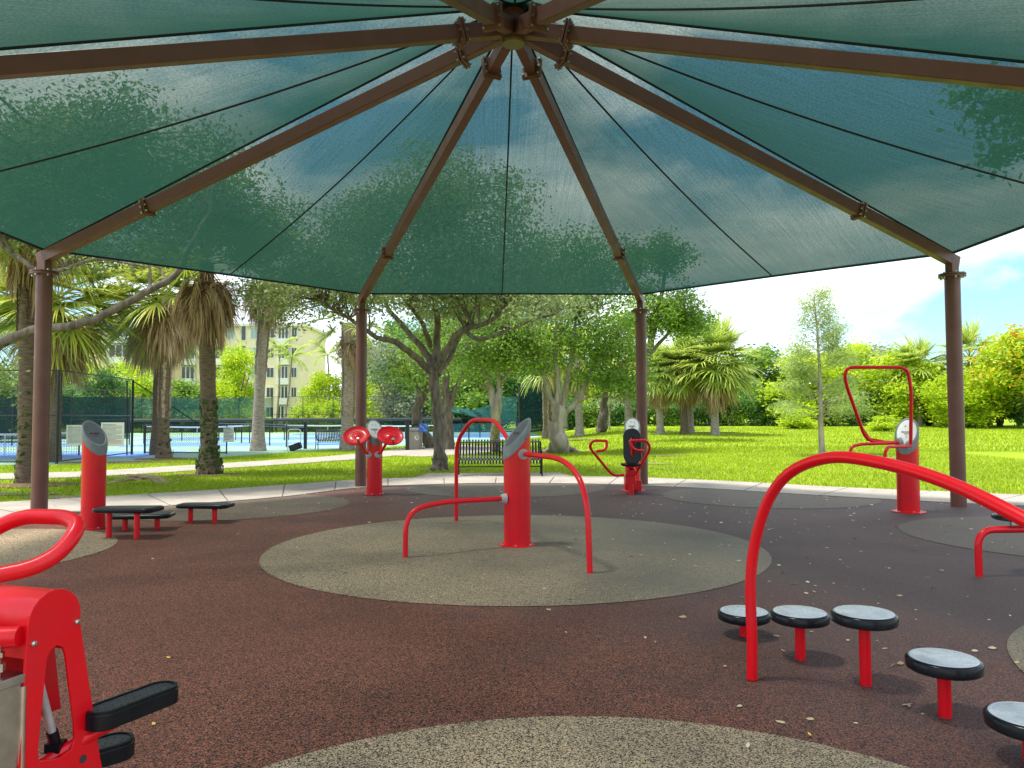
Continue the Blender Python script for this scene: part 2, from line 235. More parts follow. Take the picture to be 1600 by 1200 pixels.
# ---------------------------------------------------------------- mesh helpers
class MB:
    def __init__(s): s.v = []; s.f = []
    def add(s, vs_, fs):
        o = len(s.v); s.v += [tuple(p) for p in vs_]; s.f += [tuple(i+o for i in f) for f in fs]
    def box(s, c, size, m=None):
        hx, hy, hz = size[0]/2, size[1]/2, size[2]/2; c = Vector(c)
        ps = [Vector((x, y, z)) for x in (-hx, hx) for y in (-hy, hy) for z in (-hz, hz)]
        if m is not None: ps = [m @ p for p in ps]
        s.add([c+p for p in ps], [(0, 1, 3, 2), (4, 6, 7, 5), (0, 4, 5, 1), (2, 3, 7, 6), (0, 2, 6, 4), (1, 5, 7, 3)])
    def bar(s, a, b, w, h, up=(0, 0, 1)):
        a = Vector(a); b = Vector(b); d = (b-a); l = d.length; d.normalize(); up = Vector(up)
        x = d.cross(up); x.normalize(); y = x.cross(d)
        m = Matrix((x, d, y)).transposed()
        s.box((a+b)/2, (w, l, h), m)
    def tube(s, pts, r, n=10, caps=True, r1=None):
        pts = [Vector(p) for p in pts]; k = len(pts)
        rs = r if isinstance(r, (list, tuple)) else [r+((r1-r)*i/(k-1) if r1 is not None else 0) for i in range(k)]
        o = len(s.v); t = (pts[1]-pts[0]).normalized()
        u = t.orthogonal().normalized()
        for i, p in enumerate(pts):
            t2 = ((pts[min(i+1, k-1)]-pts[max(i-1, 0)])).normalized()
            q = t.rotation_difference(t2); u = (q @ u).normalized(); t = t2; w = t.cross(u)
            for j in range(n):
                a = 2*PI*j/n; s.v.append(tuple(p+(u*math.cos(a)+w*math.sin(a))*rs[i]))
        for i in range(k-1):
            for j in range(n):
                j2 = (j+1) % n; s.f.append((o+i*n+j, o+i*n+j2, o+(i+1)*n+j2, o+(i+1)*n+j))
        if caps:
            s.f.append(tuple(o+j for j in range(n))[::-1]); s.f.append(tuple(o+(k-1)*n+j for j in range(n)))
    def cyl(s, a, b, r, n=16, r1=None): s.tube([a, b], r, n, True, r1 if r1 is not None else r)
    def lathe(s, prof, n=24, c=(0, 0, 0), m=None):
        o = len(s.v); c = Vector(c)
        for (r, z) in prof:
            for j in range(n):
                a = 2*PI*j/n; p = Vector((r*math.cos(a), r*math.sin(a), z))
                if m is not None: p = m @ p
                s.v.append(tuple(c+p))
        for i in range(len(prof)-1):
            for j in range(n):
                j2 = (j+1) % n; s.f.append((o+i*n+j, o+i*n+j2, o+(i+1)*n+j2, o+(i+1)*n+j))
        s.f.append(tuple(o+j for j in range(n))[::-1]); s.f.append(tuple(o+(len(prof)-1)*n+j for j in range(n)))
    def prism(s, poly, z0, z1, f=None):
        n = len(poly); f = f or (lambda x, y, z: (x, y, z))
        s.add([f(x, y, z0) for x, y in poly]+[f(x, y, z1) for x, y in poly],
              [tuple(range(n))[::-1], tuple(range(n, 2*n))]+[(i, (i+1) % n, n+(i+1) % n, n+i) for i in range(n)])
    def mesh(s, name, mat, smooth=True, ang=35):
        me = bpy.data.meshes.new(name); me.from_pydata(s.v, [], s.f); me.update()
        if smooth:
            me.polygons.foreach_set('use_smooth', [True]*len(me.polygons)); me.set_sharp_from_angle(angle=math.radians(ang))
        me.materials.append(mat); return me
    def build(s, name, mat, parent=None, bevel=0, **kw):
        # shapes are written in world metres; store them relative to the thing they belong to
        off = Vector((0, 0, 0)); q = parent
        while q is not None: off = off+q.location; q = q.parent
        if off.length > 0: s.v = [(p[0]-off[0], p[1]-off[1], p[2]-off[2]) for p in s.v]
        o = bpy.data.objects.new(name, s.mesh(name, mat, **kw)); COL.objects.link(o)
        if parent is not None: o.parent = parent
        if bevel:
            b = o.modifiers.new('bevel', 'BEVEL'); b.width = bevel; b.segments = 2; b.limit_method = 'ANGLE'; b.angle_limit = math.radians(40)
        return o
def link(name, me, parent=None, loc=None, rz=None):
    o = bpy.data.objects.new(name, me); COL.objects.link(o)
    if parent is not None: o.parent = parent
    if loc is not None: o.location = loc
    if rz is not None: o.rotation_euler = (0, 0, rz)
    return o
def tag(o, label=None, cat=None, group=None, kind=None):
    if label: o['label'] = label
    if cat: o['category'] = cat
    if group: o['group'] = group
    if kind: o['kind'] = kind
    return o
def thing(name, loc, label, cat, group=None, rz=0):
    o = bpy.data.objects.new(name, None); COL.objects.link(o); o.location = loc; o.rotation_euler = (0, 0, rz); o.empty_display_size = .2
    return tag(o, label, cat, group)
def copy_tree(o, parent=None):
    c = o.copy(); COL.objects.link(c); c.parent = parent
    for ch in [x for x in o.children]: copy_tree(ch, c)
    return c
def fillet(pts, d, n=7):
    pts = [Vector(p) for p in pts]; out = [pts[0]]
    for i in range(1, len(pts)-1):
        a, b, c = pts[i-1], pts[i], pts[i+1]
        dd = d[i-1] if isinstance(d, (list, tuple)) else d
        d1 = min(dd, (a-b).length*.49); d2 = min(dd, (c-b).length*.49)
        p0 = b+(a-b).normalized()*d1; p2 = b+(c-b).normalized()*d2
        for k in range(n+1):
            t = k/n; out.append(p0*(1-t)**2+b*2*t*(1-t)+p2*t*t)
    out.append(pts[-1]); return out
def spline(pts, n=8, closed=False):
    P = [Vector(p) for p in pts]; k = len(P); out = []
    for i in range(k if closed else k-1):
        if closed: a, b, c, d = P[(i-1) % k], P[i], P[(i+1) % k], P[(i+2) % k]
        else: a, b, c, d = P[max(i-1, 0)], P[i], P[i+1], P[min(i+2, k-1)]
        for j in range(n):
            t = j/n; out.append(0.5*((2*b)+(c-a)*t+(2*a-5*b+4*c-d)*t*t+(3*b-a-3*c+d)*t**3))
    if not closed: out.append(P[-1])
    return out
def poly_obj(name, poly, z, mat, kind=None, parent=None):
    me = bpy.data.meshes.new(name); me.from_pydata([(p[0], p[1], z) for p in poly], [], [tuple(range(len(poly)))]); me.materials.append(mat)
    o = link(name, me, parent)
    if kind: o['kind'] = kind
    return o
def np_mesh(name, V, F, mat):
    me = bpy.data.meshes.new(name); nv, nf, k = len(V), len(F), F.shape[1]
    me.vertices.add(nv); me.vertices.foreach_set('co', V.astype(np.float32).ravel())
    me.loops.add(nf*k); me.loops.foreach_set('vertex_index', F.astype(np.int32).ravel())
    me.polygons.add(nf); me.polygons.foreach_set('loop_start', np.arange(0, nf*k, k, dtype=np.int32))
    me.update(calc_edges=True); me.materials.append(mat); return me
def leaf_mesh(name, C, L_, W_, mat, droop=0.0, flat=0.0):
    n = len(C); a = rng.normal(size=(n, 3)); a[:, 2] = a[:, 2]*(1-flat)-droop; a /= np.linalg.norm(a, axis=1)[:, None]
    b = rng.normal(size=(n, 3)); b -= (b*a).sum(1)[:, None]*a; b /= np.linalg.norm(b, axis=1)[:, None]
    s = rng.uniform(.7, 1.3, n)[:, None]; nrm = np.cross(a, b)
    V = np.stack([C-a*L_*s*.5, C+b*W_*s*.5+nrm*W_*.12, C+a*L_*s*.5, C-b*W_*s*.5+nrm*W_*.12], 1).reshape(-1, 3)
    F = np.arange(4*n).reshape(-1, 4)
    return np_mesh(name, V, F, mat)
# ================================================================ GROUND
def inside(P, poly):
    x, y = P[:, 0], P[:, 1]; r = np.zeros(len(P), bool); n = len(poly)
    for i in range(n):
        x1, y1 = poly[i][0], poly[i][1]; x2, y2 = poly[(i+1) % n][0], poly[(i+1) % n][1]
        c = ((y1 > y) != (y2 > y)) & (x < (x2-x1)*(y-y1)/((y2-y1) or 1e-9)+x1); r ^= c
    return r
xs = np.unique(np.concatenate([np.linspace(-600, -60, 12), np.linspace(-60, 80, 71), np.linspace(80, 600, 12)]))
ys = np.unique(np.concatenate([np.linspace(-80, 0, 6), np.linspace(0, 160, 81), np.linspace(160, 1500, 20)]))
V = np.array([(x, y, rise(x, y)) for y in ys for x in xs]); nx = len(xs)
F = np.array([(j*nx+i, j*nx+i+1, (j+1)*nx+i+1, (j+1)*nx+i) for j in range(len(ys)-1) for i in range(nx-1)])
lawn_o = link('lawn', np_mesh('lawn', V, F, M['lawn'])); lawn_o['kind'] = 'structure'
inner = spline([(-8.3, 9.0), (-7.75, 11.3), (-6.5, 12.4), (-5.4, 13.3), (-4.3, 14.4), (-3.2, 16.2), (-1.5, 17.0), (0.2, 17.15), (2.1, 16.8), (4.0, 15.7), (5.7, 14.3), (7.3, 13.1), (8.8, 12.0), (9.8, 9.5), (9.6, 5), (7.5, 0), (3, -2), (-3, -2), (-7, 1), (-8.4, 5)], 6, True)
outer = spline([(-10.3, 8.8), (-9.8, 12.6), (-8.2, 14.2), (-6.6, 15.4), (-5.0, 16.9), (-3.6, 18.3), (-1.7, 19.0), (0.3, 19.1), (2.6, 18.8), (4.8, 17.5), (6.9, 15.8), (8.8, 14.6), (10.6, 13.2), (11.8, 9.7), (11.4, 4.5), (8.8, -1.5), (3.5, -4), (-3.6, -4), (-8.6, 0), (-10.4, 4.5)], 6, True)
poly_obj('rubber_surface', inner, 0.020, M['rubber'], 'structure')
CIRC = [((0.03, 8.83), 2.78), ((0.29, 1.90), 1.95), ((-6.45, 8.5), 1.87), ((-4.75, 13.05), 1.95), ((-0.15, 16.25), 2.1), ((4.7, 14.2), 1.9), ((6.8, 9.35), 1.9), ((4.85, 3.9), 2.0)]
for (cx, cy), r in CIRC:
    P = [(cx+r*math.cos(a*PI/40), cy+r*math.sin(a*PI/40)) for a in range(80)]
    if cy > 12 or abs(cx) > 6:      # rings at the rim are cut off by the edge of the surface
        ctr = Vector((0.4, 8.0)); Q = []
        inn = np.array([(p[0], p[1]) for p in inner]); 
        ok = inside(np.array(P), inn)
        for p, k in zip(P, ok):
            p = Vector(p)
            while not k and (p-ctr).length > 1:
                p = ctr+(p-ctr)*0.995; k = inside(np.array([(p.x+ (p.x-ctr.x)*.004, p.y+(p.y-ctr.y)*.004)]), inn)[0]
            Q.append((p.x, p.y))
        P = Q
    poly_obj('rubber_ring_patch', P, 0.0245, M['tan_far' if (cy > 12 or cx > 6) else 'tan'], 'structure')
# slabs of the sidewalk: every slab its own piece with a dirt joint beneath
def slabs(name, A, B, step, z, gap=0.012):
    base = [(p[0], p[1]) for p in A]; o_b = [(p[0], p[1]) for p in B]
    n = len(A); V = [(*p[:2], z-0.018) for p in A]+[(*p[:2], z-0.018) for p in B]
    me = bpy.data.meshes.new(name); me.from_pydata(V, [], [(i, i+1, n+i+1, n+i) for i in range(n-1)]); me.materials.append(M['joint'])
    root = link(name, me); root['kind'] = 'structure'
    for i0 in range(0, n-1, step):
        i1 = min(i0+step, n-1); a = [Vector((*A[i][:2], 0)) for i in range(i0, i1+1)]; b = [Vector((*B[i][:2], 0)) for i in range(i0, i1+1)]
        if len(a) < 2: continue
        a[0] += (a[1]-a[0]).normalized()*gap; b[0] += (b[1]-b[0]).normalized()*gap; a[-1] += (a[-2]-a[-1]).normalized()*gap; b[-1] += (b[-2]-b[-1]).normalized()*gap
        pl = [(p.x, p.y) for p in a]+[(p.x, p.y) for p in reversed(b)]
        m = MB(); dz = rnd.uniform(0, .004); m.prism(pl, z-0.03, z+dz); m.build('concrete_slab', M['concrete'], root, smooth=False)
    return root
slabs('sidewalk', inner+[inner[0]], outer+[outer[0]], 4, 0.034)
def offset(pts, d):
    out = []
    for i, p in enumerate(pts):
        a = pts[max(i-1, 0)]; b = pts[min(i+1, len(pts)-1)]; t = (Vector(b)-Vector(a)).normalized(); out.append((p[0]-t.y*d, p[1]+t.x*d))
    return out
pathc = spline([(-40, 12.0, 0), (-24, 16.6, 0), (-13.0, 20.0, 0), (-11.2, 20.9, 0), (-9.5, 23.3, 0), (-7.7, 26.0, 0), (-6.0, 29.2, 0), (-4.7, 33.5, 0), (-3.0, 41, 0)], 6)
pa, pb = offset(pathc, 1.15), offset(pathc, -1.15)
slabs('path', pa, pb, 5, 0.022)
PADS = [('bench_pad', [(-2.5, 18.5), (1.55, 18.9), (1.25, 20.4), (-2.2, 20.3)], .030), ('plaza', [(-5.2, 30.5), (-3.4, 29.0), (-1.2, 31.5), (0.3, 36), (-1.0, 40), (-4.5, 39)], .024)]
for nm, pl, z in PADS:
    m = MB(); m.prism(pl, -0.02, z-0.004); m.build(nm, M['concrete'], smooth=False)['kind'] = 'structure'
# courts
court = [(-60, 24.9), (-14.8, 24.9), (-11.2, 28.9), (-8.6, 35.6), (-5.2, 41), (-1.2, 48), (2.7, 57.5), (2.7, 77.5), (-60, 77.5)]
poly_obj('court_surface', court, 0.012, M['court_g'], 'structure')
def quad(cx, cy, w, l, a): 
    c, s = math.cos(a), math.sin(a); return [(cx+x*c-y*s, cy+x*s+y*c) for x, y in ((-w/2, -l/2), (w/2, -l/2), (w/2, l/2), (-w/2, l/2))]
BL = [(-21, 31.5, 6.1, 13.4, .1, PI/2), (-14.6, 44, 6.1, 13.4, .1, PI/2), (-20, 56, 6.1, 13.4, .1, PI/2), (-7.2, 58, 6.1, 13.4, .1, PI/2), (-13, 69, 6.1, 13.4, .1, PI/2), (-1.5, 66, 6.1, 10, .1, 0), (-31, 44, 6.1, 13.4, .1, PI/2)]
for cx, cy, w, l, a, b in BL:
    poly_obj('court_playing_area', quad(cx, cy, w, l, a+b), 0.017, M['court_b'], 'structure')
    m = MB()
    for off in (-l/2, -2.13, 2.13, l/2):
        q = quad(cx-off*math.sin(a+b), cy+off*math.cos(a+b), w, .06, a+b); m.add([(x, y, .0215) for x, y in q], [(0, 1, 2, 3)])
    for off in (-w/2, w/2):
        q = quad(cx+off*math.cos(a+b), cy+off*math.sin(a+b), .06, l+.06, a+b); m.add([(x, y, .0255) for x, y in q], [(0, 1, 2, 3)])
    o = m.build('court_lines', M['white'], smooth=False); o['kind'] = 'structure'
# mulch and soil patches
def blob(name, cx, cy, rx, ry, mat, z=.02, seed=0):
    r = random.Random(seed); ph = [r.uniform(0, 6.28) for _ in range(5)]; P = []
    for i in range(48):
        a = i*2*PI/48; k = 1+sum(.10*math.sin((j+2)*a+ph[j]) for j in range(5)); P.append((cx+rx*k*math.cos(a), cy+ry*k*math.sin(a)))
    o = poly_obj(name, P, z+rise(cx, cy), mat, 'stuff'); return o
BLOBS = [(-11.0, 17.3, 1.3, .55, 'mulch'), (-8.0, 20.3, .9, .5, 'mulch'), (-13.4, 26.0, 1.9, .55, 'mulch'), (-12.7, 28.3, 1.0, .8, 'mulch'), (-11.6, 15.2, 2.1, .5, 'soil'), (-8.4, 14.6, 1.0, .22, 'soil'), (1.9, 33.2, 3.0, 1.6, 'mulch'), (-2.6, 36.4, 2.2, 1.2, 'mulch'), (-1.9, 21.7, .6, .4, 'soil'), (4.5, 24.2, .5, .3, 'soil'), (5.7, 28.5, .8, .35, 'mulch'), (13.2, 26.5, .9, .3, 'soil'), (4.6, 46, 1.5, .9, 'mulch'), (13.6, 52, 1.6, 1.0, 'soil')]
for i, (x, y, a, b, mt) in enumerate(BLOBS): blob('mulch_patch' if mt == 'mulch' else 'soil_patch', x, y, a, b, M[mt], .018, i)
# grass blades
def blades(n, x0, x1, y0, y1, h, w):
    P = np.column_stack([rng.uniform(x0, x1, n), y0+(y1-y0)*rng.uniform(0, 1, n)**1.25])
    P = P[np.abs(P[:, 0]) < P[:, 1]*.70+1]
    bad = inside(P, outer) | inside(P, pa+pb[::-1])
    for _, pl, z in PADS: bad |= inside(P, pl)
    bad |= inside(P, court)
    for i, (x, y, a, b, mt) in enumerate(BLOBS): bad |= (((P[:, 0]-x)/a)**2+((P[:, 1]-y)/b)**2 < .8) & (rng.random(len(P)) < .9)
    P = P[~bad]; n = len(P); Z = np.array([rise(x, y) for x, y in P]) if y1 > 25 else np.zeros(n)
    a = rng.uniform(0, PI, n); hh = h*rng.uniform(.5, 1.3, n); ln = rng.normal(0, .5, (n, 2))*hh[:, None]; ww = w*rng.uniform(.6, 1.4, n)
    dx, dy = np.cos(a)*ww, np.sin(a)*ww
    V = np.stack([np.column_stack([P[:, 0]-dx, P[:, 1]-dy, Z]), np.column_stack([P[:, 0]+dx, P[:, 1]+dy, Z]), np.column_stack([P[:, 0]+ln[:, 0], P[:, 1]+ln[:, 1], Z+hh])], 1).reshape(-1, 3)
    o = link('grass', np_mesh('grass', V, np.arange(3*n).reshape(-1, 3), M['blade'])); tag(o, 'mown bright green grass of the lawn around the exercise pad', 'grass', kind='stuff')
blades(200000, -16, 17, 12, 34, .07, .008)
blades(70000, -6, 45, 30, 62, .10, .02)

# ================================================================ SHADE CANOPY
CX, CY, RR, ROT = 0.035, 9.25, 7.934, 0.03374
def corner(k, r=RR): a = math.radians(22.5+45*k)+ROT; return Vector((CX+r*math.cos(a), CY+r*math.sin(a), 0))
ZE, ZH = 4.06, 6.28
can = thing('shade_canopy', (CX, CY, 0), 'octagonal green mesh shade canopy on brown steel posts over the exercise pad', 'canopy')
post_me = None
for k in range(8):
    c = corner(k); rd = (c-Vector((CX, CY, 0))).normalized(); ang = math.atan2(rd.y, rd.x)
    m = MB(); m.cyl(c, c+Vector((0, 0, 3.80)), .118, 24); post = m.build('post', M['brown'], can)
    m = MB(); m.lathe([(.12, 3.775), (.205, 3.775), (.205, 3.80), (.12, 3.80)], 20, c); m.lathe([(.12, 3.808), (.205, 3.808), (.205, 3.833), (.12, 3.833)], 20, c); m.build('collar', M['brown'], post)
    m = MB()
    for j in range(6):
        a = j*PI/3+.3; q = c+Vector((.168*math.cos(a), .168*math.sin(a), 0)); m.cyl(q+Vector((0, 0, 3.745)), q+Vector((0, 0, 3.775)), .016, 6); m.cyl(q+Vector((0, 0, 3.833)), q+Vector((0, 0, 3.855)), .014, 6)
    m.build('bolts', M['steel'], post)['kind'] = 'stuff'
    m = MB(); R3 = Matrix.Rotation(ang, 3, 'Z'); m.box(c+Vector((0, 0, 3.96)), (.17, .13, .255), R3)
    hubp = Vector((CX, CY, ZH)); e = Vector((c.x, c.y, ZE)); d = (hubp-e)
    m.build('post_head', M['brown'], post, bevel=.008)
    m = MB(); a0 = e-d.normalized()*.13; a1 = hubp-rd*(-.09); a1 = Vector((hubp.x, hubp.y, hubp.z))+rd*.09
    def onr(t): return hubp+(e-hubp)*t
    m.bar(onr(1.015), onr(.014), .125, .185); raf = m.build('rafter', M['brown'], can, bevel=.01)
    for t in (.088, .735):
        for s_ in (-1, 1):
            m = MB(); q = onr(t)+(e-hubp).normalized()*.019*s_; dn = (e-hubp).normalized()
            m.bar(q-dn*.0125, q+dn*.0125, .25 if t < .5 else .22, .29 if t < .5 else .25); fl = m.build('joint_flange', M['brown'], raf, bevel=.006)
            m = MB(); side = dn.cross(Vector((0, 0, 1))).normalized(); up = side.cross(dn)
            for sx in (-1, 1):
                for sz in (-1, 0, 1):
                    w = q+side*sx*(.10 if t < .5 else .088)+up*sz*(.11 if t < .5 else .09)+dn*.0125*s_
                    m.cyl(w, w+dn*.028*s_, .015, 6)
            m.build('bolts', M['steel'], fl)['kind'] = 'stuff'
m = MB(); m.lathe([(.118, 6.118), (.128, 6.125), (.128, 6.50), (.118, 6.51)], 28, (CX, CY, 0)); hub = m.build('hub', M['brown'], can)
m = MB(); m.lathe([(.05, 6.085), (.135, 6.085), (.135, 6.118), (.05, 6.118)], 28, (CX, CY, 0)); m.build('hub_plate', M['olive'], hub)
m = MB()
for k in range(0):       # gusset plates between rafter stubs
    a = math.radians(22.5+45*k)+ROT; rd = Vector((math.cos(a), math.sin(a), 0))
    q = Vector((CX, CY, 6.14)); m.bar(q+rd*.12, q+rd*.50+Vector((0, 0, -.115)), .015, .13)
ZF = 6.57
m = MB(); m.lathe([(.30, 6.51), (.31, 6.53), (.12, 6.61), (.02, 6.62)], 24, (CX, CY, 0)); m.build('peak_cap', M['seam'], can)
def fab(k, t, u):
    A = Vector((CX, CY, ZF)); a = corner(k, RR+.05); b = corner(k+1, RR+.05); a.z = b.z = ZE+.13
    e = a.lerp(b, u); mid = Vector((CX, CY, e.z)); e = e+(mid-e).normalized()*(.10*math.sin(PI*u))+Vector((0, 0, -.01*math.sin(PI*u)))
    p = A+(e-A)*t; p.z += -.16*math.sin(PI*t)**1.0*math.sin(PI*u)*1.0
    return p
for k in range(8):
    nt, nu = 28, 20; V = []; uvs = []
    for i in range(nt+1):
        t = .004+(1-.004)*i/nt
        for j in range(nu+1):
            p = fab(k, t, j/nu); V.append((p.x-CX, p.y-CY, p.z)); uvs.append(((j/nu-.5)*t*6.07, t*7.3))
    F = [(i*(nu+1)+j, i*(nu+1)+j+1, (i+1)*(nu+1)+j+1, (i+1)*(nu+1)+j) for i in range(nt) for j in range(nu)]
    me = bpy.data.meshes.new('fabric_panel'); me.from_pydata(V, [], F); uvl = me.uv_layers.new(name='UVMap')
    for lp in me.loops: u_, v_ = uvs[lp.vertex_index]; uvl.data[lp.index].uv = (u_+k*9.3, v_+k*4.1)
    me.polygons.foreach_set('use_smooth', [True]*len(me.polygons)); me.materials.append(M['fabric'])
    pan = link('fabric_panel', me, can)
    lo = Vector((0, 0, -.012))
    m = MB(); m.tube([fab(k, .03+.97*i/20, .5)+lo for i in range(21)], .013, 6); m.build('seam', M['seam'], pan)
    m = MB(); m.tube([fab(k, .03+.97*i/20, 0)+lo for i in range(21)], .017, 6); m.build('seam', M['seam'], pan)
    m = MB(); m.tube([fab(k, 1, i/16) for i in range(17)], .024, 6); m.build('hem', M['seam'], pan)

# ================================================================ EXERCISE STATIONS
def pillar(root, c, az, r=.152, zhi=1.49, slope=1.02, pale=False, flange=.225):
    """round pillar with a slanted grey cap whose low side points towards az (radians)"""
    c = Vector((c[0], c[1], .02)); n = 40; zm = zhi-.02-r*slope
    def ztop(a, rr, dz): return zm-rr*math.cos(a-az)*slope-dz
    m = MB(); V = [(c.x+r*math.cos(2*PI*j/n), c.y+r*math.sin(2*PI*j/n), .02) for j in range(n)]+[(c.x+r*math.cos(2*PI*j/n), c.y+r*math.sin(2*PI*j/n), ztop(2*PI*j/n, r, .10)) for j in range(n)]
    m.add(V, [(j, (j+1) % n, n+(j+1) % n, n+j) for j in range(n)]+[tuple(range(n, 2*n))]); body = m.build('pillar', M['red'], root)
    m = MB(); prof = [(r+.002, .125), (r+.009, .12), (r+.009, .022), (r+.001, .004), (r*.90, .0), (r*.86, .006)]; V = []
    for rr, dz in prof: V += [(c.x+rr*math.cos(2*PI*j/n), c.y+rr*math.sin(2*PI*j/n), ztop(2*PI*j/n, rr, dz)) for j in range(n)]
    m.add(V, [(i*n+j, i*n+(j+1) % n, (i+1)*n+(j+1) % n, (i+1)*n+j) for i in range(len(prof)-1) for j in range(n)]); cap = m.build('cap', M['cap'], root, ang=60)
    rr = r*.862; m = MB(); m.add([(c.x+rr*math.cos(2*PI*j/n), c.y+rr*math.sin(2*PI*j/n), ztop(2*PI*j/n, rr, .006)) for j in range(n)], [tuple(range(n))]); pn = m.build('instruction_panel', M['panel_light' if pale else 'panel'], cap)
    # print on the slanted panel: a dark word strip with a red first part, four small figures and fine lines
    dn = Vector((math.cos(az), math.sin(az), 0)); sd_ = Vector((-dn.y, dn.x, 0)); 
    o0 = Vector((c.x, c.y, zm)); dwn = (dn+Vector((0, 0, -slope))).normalized(); nrm = sd_.cross(dwn); nrm = nrm if nrm.z > 0 else -nrm
    def mark(mb, s, t, w, h): mb.bar(o0+sd_*(s-w/2)+dwn*t-nrm*.003, o0+sd_*(s+w/2)+dwn*t-nrm*.003, h, .004, up=nrm)
    m1 = MB(); m2 = MB(); m3 = MB(); x = -.075; rr_ = random.Random(5)
    for i in range(11):
        w = rr_.choice([.011, .013, .009]); (mark)(m2 if i in (3, 4) else m1, x+w/2, .006, w, .020); x += w+.002
    for sx, st in ((-.03, -.10), (.035, -.085), (.0, .10)):
        for (a, b, w, h) in ((0, -.022, .010, .010), (0, -.006, .012, .016), (-.006, .012, .005, .014), (.007, .010, .005, .014), (.014, -.008, .014, .004)): mark(m3, sx+a, st+b, w, h)
    for i in range(4): mark(m3, 0, .030+.007*i, .09-.012*i, .002)
    m3.build('printed_mark', M['ink_pale' if pale else 'ink_grey'], cap, smooth=False)
    m1.build('printed_mark', M['ink'], cap, smooth=False); m2.build('printed_mark', M['ink_red'], cap, smooth=False)
    m = MB(); m.lathe([(r, .02), (flange, .02), (flange, .034), (flange-.01, .038), (r, .038)], 36, (c.x, c.y, 0)); bp = m.build('base_flange', M['red'], root)
    m = MB()
    for j in range(6): a = j*PI/3+.4; q = Vector((c.x+(r+flange)/2*math.cos(a), c.y+(r+flange)/2*math.sin(a), .036)); m.cyl(q, q+Vector((0, 0, .014)), .012, 6)
    m.build('bolts', M['steel'], bp)['kind'] = 'stuff'
    return body
def socket(par, p, d, r=.05, l=.05):
    d = Vector(d).normalized(); p = Vector(p); m = MB(); m.tube([p-d*l, p, p+d*.012], [r*1.25, r*1.05, r*.95], 24); o = m.build('socket', M['socket'], par); return o
TR = .0275
def bar_part(root, pts, name='bar', r=TR, mat='red', n=14): m = MB(); m.tube(pts, r, n); return m.build(name, M[mat], root)
# A - centre station
A = Vector((0.055, 8.93, 0))
t = thing('bar_station', A, 'red centre pillar with slanted grey cap and three curved bars, on the large tan circle', 'exercise station')
pillar(t, A, math.radians(205), zhi=1.515, slope=1.12, r=.156, flange=.21)
b1 = bar_part(t, fillet([(A.x-.13, 8.86, .565), (-.80, 8.42, .575), (-1.13, 8.18, .50), (-1.135, 8.17, .02)], [.3, .22]))
socket(b1, (A.x-.175, 8.84, .566), (-.95, -.3, 0))
b2 = bar_part(t, fillet([(A.x-.02, 9.05, 1.12), (-.22, 9.75, 1.46), (-.55, 10.45, 1.47), (-.80, 10.98, 1.15), (-.80, 11.0, .02)], [.16, .2, .25]))
b3 = bar_part(t, fillet([(.14, 8.82, 1.075), (.55, 7.83, 1.075), (.715, 7.36, .80), (.73, 7.31, .02)], [.4, .35]), r=.029)
socket(b3, (.125, 8.80, 1.075), (.38, -.92, 0), r=.062)
# B - left step pillar and three free-standing steps
B = gr(145, 828)
t = thing('step_station', B, 'plain red pillar with grey cap at the left, behind the low black step', 'exercise station'); pillar(t, B, math.radians(-28), slope=1.15, r=.15, zhi=1.50, flange=.165)
def rr_poly(w, d, r, taper=0.0, n=6):
    P = []
    for sx, sy, a0 in ((1, 1, 0), (-1, 1, PI/2), (-1, -1, PI), (1, -1, 1.5*PI)):
        for i in range(n+1):
            a = a0+PI/2*i/n; x = sx*(w/2-r)+r*math.cos(a); y = sy*(d/2-r)+r*math.sin(a); P.append((x, y*(1+taper*x/w)))
    return P
def step(x, y, top, w, d, rz, label, legs):
    root = thing('step_platform', (x, y, .02), label, 'step', 'black topped balance steps by the left pillar')
    m = MB(); f = lambda a, b, z: (x+a, y+b, z); m.prism(rr_poly(w, d, .10, .25), top-.055, top, f); s_ = m.build('step_top', M['black'], root, bevel=.018)
    m = MB(); m.prism(rr_poly(w-.09, d-.09, .07, .25), top, top+.003, f); m.build('tread_pad', M['tread'], s_, smooth=False)
    for lx, ly in legs:
        m = MB(); m.cyl((x+lx, y+ly, .02), (x+lx, y+ly, top-.05), .034, 18); m.build('leg', M['red'], root)
        m = MB(); m.lathe([(.034, top-.075), (.055, top-.06), (.055, top-.054), (.034, top-.054)], 16, (x+lx, y+ly, 0)); m.build('leg_plate', M['red'], s_)
    root.rotation_euler = (0, 0, rz)
step(-4.80, 9.62, .395, .78, .40, -.03, 'tallest black step platform on two red legs beside the left pillar', [(-.22, -.03), (.18, -.12)])
step(-4.95, 10.28, .235, .80, .40, .18, 'low tilted black step platform partly hidden behind the tallest one', [(-.2, 0), (.2, 0)])
step(-4.38, 10.98, .285, .76, .38, -.04, 'black step platform standing alone on two red legs right of the others', [(-.20, -.02), (.175, -.08)])
